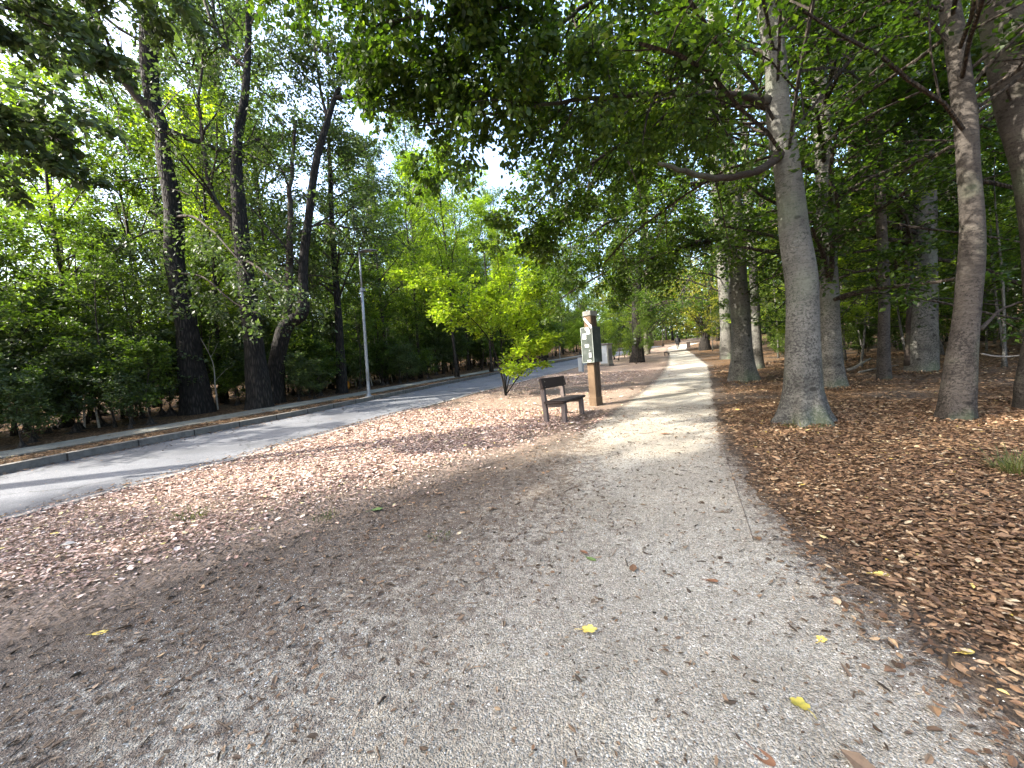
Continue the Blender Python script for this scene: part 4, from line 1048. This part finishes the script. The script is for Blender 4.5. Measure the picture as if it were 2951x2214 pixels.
# ------------------------------------------------------------------ street lamp
lp = G(797, 857); dl_ = depth_of(lp)
t = thing('street_lamp', lp, 'slim galvanised street lamp with flat head on the verge across the road', 'street lamp')
top = V(776, 546, dl_) - lp
hd = nrm(RT - RT[2] * np.array([0, 0, 1.0])); H_ = top[2]
tilt = np.array([top[0], top[1], 0])
P_ = [np.array([0, 0, -.2]), np.array([0, 0, 0.]), tilt * .5 + np.array([0, 0, H_ * .5]), tilt * .74 + np.array([0, 0, H_ * .74])]
mb = MB(); mb.tube(P_, [.062, .062, .052, .046], 14); mb.build('pole', M_STEEL, t, True)
mb = MB(); mb.tube([tilt * .74 + np.array([0, 0, H_ * .74]), tilt + np.array([0, 0, H_])], [.036, .032], 12); mb.build('upper_pole', M_STEEL, t, True)
mb = MB(); mb.tube([tilt * .73 + np.array([0, 0, H_ * .728]), tilt * .75 + np.array([0, 0, H_ * .752])], [.068, .066], 14); mb.box(tilt * .74 + hd * .09 + np.array([0, 0, H_ * .74]), (.07, .05, .08), bev=.005); mb.build('collar', M_STEEL, t)
mb = MB(); mb.tube([(0, 0, -.02), (0, 0, .03)], [.16, .15], 16); mb.tube([(0, 0, .02), (0, 0, .09)], [.09, .075], 14); mb.build('base_plate', M_STEEL, t)
mb = MB(); mb.box(-nrm(lp * np.array([1, 1, 0])) * .058 + np.array([0, 0, .75]) + tilt * .12, (.05, .05, .34), Rz(math.atan2(lp[1], lp[0])), bev=.006); mb.build('access_door', M_CAP, t)
M_HEAD = simple('lamp_head_grey', (.10, .105, .11), .5, noise=.1)
n = 9; vs = []
for j, s_ in enumerate(np.linspace(0, 1, n)):
    w = .06 + .095 * math.sin(PI * min(1, .15 + s_ * .9)) ; hh = .03 + .035 * math.sin(PI * (.1 + .85 * s_))
    c = top + hd * (.0 + s_ * .64) + np.array([0, 0, .04 * math.sin(PI * s_ * .8)])
    sd = np.cross(hd, [0, 0, 1.])
    for a_ in range(10):
        an = a_ * 2 * PI / 10; zz = math.sin(an) * hh
        if zz < 0: zz *= .35
        vs.append(c + sd * math.cos(an) * w + np.array([0, 0, zz]))
fq = [[j * 10 + i, j * 10 + (i + 1) % 10, (j + 1) * 10 + (i + 1) % 10, (j + 1) * 10 + i] for j in range(n - 1) for i in range(10)]
ho = mk('lamp_head', vs, [np.array(fq), np.array([list(range(10))[::-1], list(range((n - 1) * 10, n * 10))])], M_HEAD, t, True)
mb = MB(); mb.box(top + hd * .34 + np.array([0, 0, .015]), (.28, .14, .012), Rz(math.atan2(hd[1], hd[0]))); mb.build('lens', simple('lamp_lens', (.35, .30, .28), .2, noise=.05), ho)

# ------------------------------------------------------------------ orange sack in the undergrowth
op = V(745, 824, 18.6); op[2] = float(ground_z(op[0], op[1]))
t = thing('orange_sack', op, 'small orange sack with an olive top in the undergrowth left of the lamp post', 'sack')
mb = MB(); mb.tube(np.array([(0, 0, .02), (0, 0, .12), (0, 0, .28), (.01, 0, .40)]), [.17, .21, .19, .14], 14, mod=(1 + .08 * rng.normal(size=(1, 4, 14)))); mb.build('bag', simple('orange_cloth', (.65, .26, .03), .7, noise=.3), t, True)
mb = MB(); mb.tube(np.array([(0, 0, .38), (.01, 0, .55), (.02, 0, .68), (.03, 0, .74)]), [.15, .16, .10, .03], 12, mod=(1 + .08 * rng.normal(size=(1, 4, 12)))); mb.build('cover', simple('olive_cloth', (.20, .19, .06), .7, noise=.3), t, True)

# ------------------------------------------------------------------ walking person
ps = G(1465, 755.5)
t = thing('person', ps, 'person in a dark thigh-length coat and black leggings walking away up the path', 'person', None, rad(4))
J = {'pelvis': (0, 0, .93, .13), 'waist': (0, 0, 1.08, .115), 'chest': (0, .01, 1.28, .14), 'neck': (0, .02, 1.46, .055), 'head0': (0, .03, 1.53, .075), 'head1': (0, .035, 1.62, .098), 'head2': (0, .03, 1.70, .07),
     'lh': (-.09, 0, .88, .10), 'lk': (-.095, .10, .50, .075), 'la': (-.09, .06, .10, .052), 'lt': (-.09, .20, .035, .034),
     'rh': (.09, 0, .88, .10), 'rk': (.095, .02, .49, .075), 'ra': (.09, -.16, .12, .052), 'rtoe': (.09, -.06, .03, .034),
     'ls': (-.19, 0, 1.40, .062), 'le': (-.25, -.06, 1.14, .047), 'lw': (-.24, .04, .90, .032), 'lf': (-.23, .08, .81, .03),
     'rs': (.19, 0, 1.40, .062), 're': (.25, .03, 1.14, .047), 'rw': (.26, .10, .90, .032), 'rf': (.25, .14, .81, .03)}
E_ = [('pelvis', 'waist'), ('waist', 'chest'), ('chest', 'neck'), ('neck', 'head0'), ('head0', 'head1'), ('head1', 'head2'), ('pelvis', 'lh'), ('lh', 'lk'), ('lk', 'la'), ('la', 'lt'), ('pelvis', 'rh'), ('rh', 'rk'), ('rk', 'ra'), ('ra', 'rtoe'),
      ('chest', 'ls'), ('ls', 'le'), ('le', 'lw'), ('lw', 'lf'), ('chest', 'rs'), ('rs', 're'), ('re', 'rw'), ('rw', 'rf')]
names = list(J); me = bpy.data.meshes.new('body')
me.from_pydata([J[k][:3] for k in names], [(names.index(a), names.index(b)) for a, b in E_], [])
bo = bpy.data.objects.new('body', me); COL.objects.link(bo); bo.parent = t
sk = bo.modifiers.new('skin', 'SKIN'); ss = bo.modifiers.new('sub', 'SUBSURF'); ss.levels = 1; ss.render_levels = 2
for i, k in enumerate(names): me.skin_vertices[0].data[i].radius = (J[k][3], J[k][3])
me.skin_vertices[0].data[0].use_root = True
M_BLACK = simple('black_cloth', (.014, .014, .017), .8, noise=.2)
me.materials.append(M_BLACK)
a_ = 1 + .04 * np.sin(np.arange(18) * 2 * PI / 18 * 3)
mod = np.array([[1.45 if False else 1.0] * 18] * 6)[None] * a_
mb = MB(); V_, F_ = tubes(np.array([(0, 0, .70), (0, 0, .82), (0, 0, .98), (0, 0, 1.12), (0, .01, 1.32), (0, .015, 1.44)])[None], np.array([.20, .195, .175, .165, .175, .10])[None], 18, mod)
V_[:, 0] *= 1.22; mb.add(V_, F_); mb.build('coat', simple('charcoal_coat', (.012, .012, .014), .85, noise=.25), t, True)
for s_ in (-1, 1):
    mb = MB(); k1, k2, k3 = ('ls', 'le', 'lw') if s_ < 0 else ('rs', 're', 'rw')
    mb.tube(np.array([J[k1][:3], J[k2][:3], J[k3][:3]]), [.082, .066, .055], 10); mb.build('sleeve', simple('charcoal_coat', (.012, .012, .014), .85, noise=.25), t, True)
mb = MB(); mb.tube(np.array([(0, .0, 1.50), (0, .012, 1.56), (0, .02, 1.64), (0, .025, 1.70), (0, .03, 1.735)]), [.075, .108, .118, .098, .04], 12); mb.build('hair', simple('dark_hair', (.015, .011, .009), .6), t, True)
bp2 = G(1478, 757)
t = thing('litter_bin', np.array([1.1, 54.5, float(ground_z(1.1, 54.5))]), 'small dark brown box standing on the far path edge beside the walking person', 'bin')
mb = MB(); mb.box((0, 0, .36), (.42, .42, .72), bev=.02); mb.build('box', M_BD, t)
mb = MB(); mb.box((0, 0, .75), (.5, .5, .05), bev=.01); mb.build('lid', M_CABR, t)

# ------------------------------------------------------------------ single leaves on the gravel
def lobed_leaf(name, px, py, size, rot, mat, label, lobes=5, curl=.18, cat='leaf'):
    p = G(px, py); p = p + np.array([0, 0, .016])
    n = 40; th = np.linspace(0, 2 * PI, n, endpoint=False)
    r = size / 2 * (.62 + .30 * np.abs(np.cos(lobes * th / 2)) ** .8 + .05 * np.sin(th * 13)) * (1 if lobes > 1 else 1)
    if lobes == 1: x = size / 2 * np.cos(th); y = size / 4 * np.sin(th) * (1 + .2 * np.cos(th))
    else: x = r * np.cos(th); y = r * np.sin(th) * .82
    V_ = [np.array([[0, 0, 0]])]
    for s_ in (.5, 1.0):
        X_, Y_ = x * s_, y * s_
        Z_ = curl * (np.abs(Y_) ** 1.4) / size ** .4 + .25 * curl * X_ * np.sin(rot * 7 + Y_ * 40) + .004
        V_.append(np.stack([X_, Y_, Z_], 1))
    V_ = np.concatenate(V_) @ Rz(rot).T
    i = np.arange(n); j = (i + 1) % n
    tri = np.stack([np.zeros(n, int), 1 + i, 1 + j], 1); quad = np.stack([1 + i, 1 + n + i, 1 + n + j, 1 + j], 1)
    mb = MB(); mb.add(V_, tri); mb.F.setdefault(4, []).append(quad); mb.M.setdefault(4, []).append(np.zeros(n, int))
    mb.tube(np.array([(-size * .3, 0, .004), (-size * .62, .004, .006), (-size * .85, .012, .002)]) @ Rz(rot).T, [.0018, .0014, .0012], 5)
    o = mb.build(name, mat, None, True); o.location = [float(q) for q in p]
    return tag(o, label, cat, 'single leaves on the gravel')


M_YL = simple('yellow_leaf', (.55, .40, .09), .55, noise=.25, scale=45, ramp=[(.3, (.42, .27, .05)), (.5, (.60, .45, .10)), (.75, (.66, .56, .18))])
M_OL = simple('olive_leaf', (.30, .27, .05), .5, noise=.2, scale=40, ramp=[(.3, (.16, .15, .03)), (.55, (.34, .29, .05)), (.8, (.45, .32, .07))])
M_GL = simple('green_leaf', (.10, .15, .04), .5, noise=.3, scale=40)
M_BL = simple('brown_leaf', (.17, .08, .04), .6, noise=.35, scale=40)
lobed_leaf('fallen_leaf', 1274, 1368, .085, .4, M_YL, 'yellow lobed leaf lying in the middle of the gravel path')
lobed_leaf('fallen_leaf', 1728, 1532, .075, 2.4, M_OL, 'large curled olive-yellow leaf nearest the viewer on the path', curl=.35)
lobed_leaf('fallen_leaf', 1775, 1390, .055, 1.1, M_YL, 'pale yellow leaf half under grit near the right path edge')
lobed_leaf('fallen_leaf', 1905, 1248, .075, .2, M_YL, 'bright yellow leaf among the brown leaves at the right path edge')
lobed_leaf('fallen_leaf', 1993, 1210, .075, 1.9, M_YL, 'small round yellow leaf highest in the brown leaves on the right', 1)
lobed_leaf('fallen_leaf', 2088, 1418, .065, .6, M_YL, 'yellow leaf by the right margin above the white gravel', 1)
lobed_leaf('fallen_leaf', 215, 1375, .085, .7, M_YL, 'dull yellow leaf alone on the dark gravel at lower left', 1)
lobed_leaf('fallen_leaf', 120, 1157, .12, .5, M_YL, 'yellow leaf among dry leaves near the road edge at left', 1)
lobed_leaf('fallen_leaf', 1277, 1214, .075, -.4, M_GL, 'green leaf of the touching green and brown pair on the path', 1)
lobed_leaf('fallen_leaf', 1262, 1199, .065, 2.6, M_BL, 'brownish leaf of the touching green and brown pair on the path', 1)
lobed_leaf('fallen_leaf', 1437, 940, .14, .3, M_BL, 'dark brown leaf far up on the sunlit part of the path')
lobed_leaf('fallen_leaf', 1538, 1262, .07, .1, M_BL, 'reddish brown leaf right of the green leaf on the path', 1)
lobed_leaf('fallen_leaf', 1645, 1645, .085, -.6, M_BL, 'rust brown leaf at the bottom edge of the path', 1)
lobed_leaf('fallen_leaf', 1490, 1688 - 40, .03, .9, M_OL, 'tiny olive leaf near the bottom centre of the path', 1)
lobed_leaf('fallen_leaf', 815, 1105, .12, .9, M_GL, 'green leaf on the dark verge left of the path')

# pale bare stems at the wood edge
def bare_stem(px, py, back, h, lean, lab):
    b = G(px, py); b = b + np.array([-back, back * .25, 0]); b[2] = float(ground_z(b[0], b[1]))
    t = thing('bare_sapling', b, lab, 'sapling', 'pale bare stems at the wood edge')
    P_ = np.array([(0, 0, -.1), (lean * .2, 0, h * .3), (lean * .5 + rng.normal(0, .06), rng.normal(0, .08), h * .62), (lean, rng.normal(0, .15), h)]); Q = spline(P_, 4)
    mb = MB(); mb.tube(Q, np.linspace(.028, .008, len(Q)), 6); mb.build('stem', M_PSTEM, t, True)
    L1, R1 = kids(Q[None], np.full((1, len(Q)), .012), 5, .35, 1., 40, 1, up=.4, k=4, lens=([0, 1], [h * .35, h * .2]))
    v, f = tubes(L1, R1 * .8, 4); mk('twigs', v, f, M_PSTEM, t)


M_PSTEM = simple('pale_stem', (.30, .27, .22), .8, noise=.35, scale=12)
for px, py, bk, h, ln in ((862, 835, 2.2, 2.4, -.5), (880, 832, 2.2, 2.6, -.3), (893, 828, 2.3, 3.1, .35), (905, 826, 2.3, 2.2, -.25), (928, 822, 2.6, 2.4, .2), (958, 812, 2.4, 3.0, -.15), (985, 806, 2.4, 3.2, .35), (1000, 802, 2.6, 2.6, .3), (1020, 798, 2.7, 2.4, -.2), (842, 838, 2.8, 2.0, .2)):
    bare_stem(px, py, bk, h, ln, 'thin pale bare stem at the wood edge right of the lamp post')
for px, py, bk, h, ln in ((210, 945, 2.4, 1.6, .5), (245, 940, 2.2, 1.7, -.5), (285, 935, 2.3, 1.5, -.35), (520, 893, 2.0, 2.6, -.1)):
    bare_stem(px, py, bk, h, ln, 'thin pale bare stem at the wood edge left of the dark oaks')

# grass tufts
def tuft(px, py, n, h, spread, label, cat='grass tuft', kind=None):
    p = G(px, py); a = rng.uniform(0, 2 * PI, n); r = spread * np.sqrt(rng.uniform(0, 1, n))
    b = np.stack([r * np.cos(a), r * np.sin(a), np.zeros(n)], 1)
    b[:, 2] = ground_z(b[:, 0] + p[0], b[:, 1] + p[1]) - p[2]
    d = np.stack([np.cos(a) * .5, np.sin(a) * .5, np.ones(n)], 1) + rng.normal(0, .3, (n, 3)); L = h * rng.uniform(.5, 1.2, n)[:, None]
    s = nrm(np.cross(d, [0, 0, 1.])) * .0028
    m_ = b + d * L * .55; e = b + d * L + np.array([0, 0, -.35]) * L
    pts = np.stack([b - s, b + s, m_ + s * .8, m_ - s * .8, e], 1).reshape(-1, 3); i = np.arange(n)[:, None] * 5
    o = mk('grass_tuft', pts, [i + np.array([0, 1, 2, 3]), i + np.array([3, 2, 4])], M_GRASS); o.location = [float(q) for q in p]
    return tag(o, label, cat)


M_GRASS = leaf_mat('grass_blade', [(0, (.06, .075, .02)), (.6, (.11, .12, .035)), (1, (.22, .19, .08))], trans=.3)
tuft(1735, 920, 420, .13, .33, 'ragged grass tuft growing against the foot of the biggest beech')
tuft(415, 1117, 130, .07, .16, 'sparse grass tuft on the verge, left of two')
tuft(705, 1118, 90, .05, .12, 'small grass tuft on the verge, right of two')
tuft(950, 1165, 60, .04, .10, 'faint grass sprig at the left side of the gravel path')
tuft(2205, 1025, 220, .22, .16, 'green grass clump at the right margin of the leafy floor')

# leaves drifted against the trunk feet
DR = []
for (px, py, r_, n_) in ((1735, 912, .52, 1500), (2062, 908, .36, 900), (1798, 838, .36, 800), (1606, 824, .45, 900), (1910, 823, .22, 500), (1992, 804, .42, 700)):
    g_ = G(px, py); a_ = rng.uniform(0, 2 * PI, n_); d_ = r_ + np.abs(rng.normal(0, .16, n_)) - .08
    x_ = g_[0] + d_ * np.cos(a_); y_ = g_[1] + d_ * np.sin(a_)
    DR.append(np.stack([x_, y_, ground_z(x_, y_) + rng.uniform(0, .05, n_) * np.clip(1 - (d_ - r_) / .25, 0, 1) + .012], 1))
v, f = flat_leaves(np.concatenate(DR), .045, tilt=.45)
tag(mk('leaf_drift', v, f, M_LITTER), 'brown leaves drifted against the feet of the beech trunks', 'leaf litter', kind='stuff')

# dead wood on the right forest floor
def log(pts, r, label, mat=PALE_BARK):
    P_ = [np.array(V(px, py, d)) for px, py, d in pts]
    for q in P_[:]:
        q[2] = max(q[2], float(ground_z(q[0], q[1])) + r * .6)
    b = P_[0].copy(); mb = MB(); Q = spline(np.array(P_) - b, 5); mb.tube(Q, np.linspace(r, r * .5, len(Q)), 8)
    o = mb.build('fallen_branch', mat, None, True); o.location = [float(q) for q in b]; return tag(o, label, 'branch')


log([(1830, 800, 11.5), (1845, 795, 11.6), (1865, 783, 11.9), (1880, 775, 12.1)], .05, 'pale fallen branch on the ground right of the second beech')
log([(1855, 808, 11.2), (1890, 797, 11.6), (1940, 790, 12.2)], .035, 'thin fallen branch lying behind the slender straight beech')
log([(2120, 765, 6.9), (2150, 770, 6.9), (2190, 770, 7.0), (2240, 762, 7.1)], .02, 'long thin dead branch reaching right from the brownish beech')

# ------------------------------------------------------------------ far wood closing the horizon
n = 460000
th = rng.uniform(0, 2 * PI, n); rr_ = rng.uniform(74, 100, n)
cx_, cy_ = -5, 20
x = cx_ + rr_ * np.cos(th); y = cy_ + rr_ * np.sin(th)
hmax = 15 + 3.5 * np.sin(th * 9) + 2.5 * np.sin(th * 23 + 1) + 1.5 * np.sin(th * 51)
z = ground_z(x, y) + 3 * np.clip((np.hypot(x, y) - 70) / 100, 0, 1) + hmax * rng.uniform(0, 1, n) ** 1.25
keep = (ray(CX, CY)[0] * x + ray(CX, CY)[1] * y) > -20
P = np.stack([x, y, z], 1)[keep]
v, f = flat_leaves(P, .55, curl=.4, tilt=.8, aspect=.7)
o = mk('far_woodland', v, f, GREEN); tag(o, 'distant mass of green woodland behind everything', 'woodland', kind='stuff')

# drop prototypes that were never placed
for k, t in protos.items():
    if k not in used:
        for ch in list(t.children): bpy.data.objects.remove(ch)
        bpy.data.objects.remove(t)

# ------------------------------------------------------------------ camera, light
from mathutils import Matrix
cd = bpy.data.cameras.new('camera'); cam = bpy.data.objects.new('camera', cd); COL.objects.link(cam)
cd.sensor_width = 36; cd.lens = F / 2212 * 36; cd.clip_end = 600; cd.clip_start = .05
R_ = np.stack([RT, UP, -FW], 1)
m4 = Matrix([[*R_[0], 0], [*R_[1], 0], [*R_[2], EYE], [0, 0, 0, 1]])
cam.matrix_world = m4; sc.camera = cam

SUN_EL, SUN_AZ = rad(41), math.atan2(-.79, -.61)       # azimuth from +y toward +x
w = bpy.data.worlds.new('World'); sc.world = w; w.use_nodes = True
nt = w.node_tree; nt.nodes.clear()
sky = nt.nodes.new('ShaderNodeTexSky'); sky.sky_type = 'NISHITA'; sky.sun_disc = False
sky.sun_elevation = SUN_EL; sky.sun_rotation = SUN_AZ % (2 * PI); sky.air_density = 1.0; sky.dust_density = 4.0; sky.ozone_density = 1.0
bg = nt.nodes.new('ShaderNodeBackground'); bg.inputs[1].default_value = .15
wo = nt.nodes.new('ShaderNodeOutputWorld'); nt.links.new(sky.outputs[0], bg.inputs[0]); nt.links.new(bg.outputs[0], wo.inputs[0])
sd = bpy.data.lights.new('sun', 'SUN'); sd.energy = 2.8; sd.angle = rad(.53); sd.color = (1, .94, .84)
so = bpy.data.objects.new('sun', sd); COL.objects.link(so)
sv = np.array([math.sin(SUN_AZ) * math.cos(SUN_EL), math.cos(SUN_AZ) * math.cos(SUN_EL), math.sin(SUN_EL)])
from mathutils import Vector
so.rotation_euler = Vector(sv).to_track_quat('Z', 'Y').to_euler(); so.location = (-20, -15, 30)

sc.view_settings.view_transform = 'Standard'; sc.view_settings.look = 'None'
sc.view_settings.exposure = 2.8; sc.view_settings.gamma = 1.0
cy = sc.cycles
cy.max_bounces = 7; cy.diffuse_bounces = 5; cy.glossy_bounces = 2; cy.transmission_bounces = 5; cy.transparent_max_bounces = 4
cy.caustics_reflective = False; cy.caustics_refractive = False
cy.use_denoising = True
cy.sample_clamp_indirect = 6.0
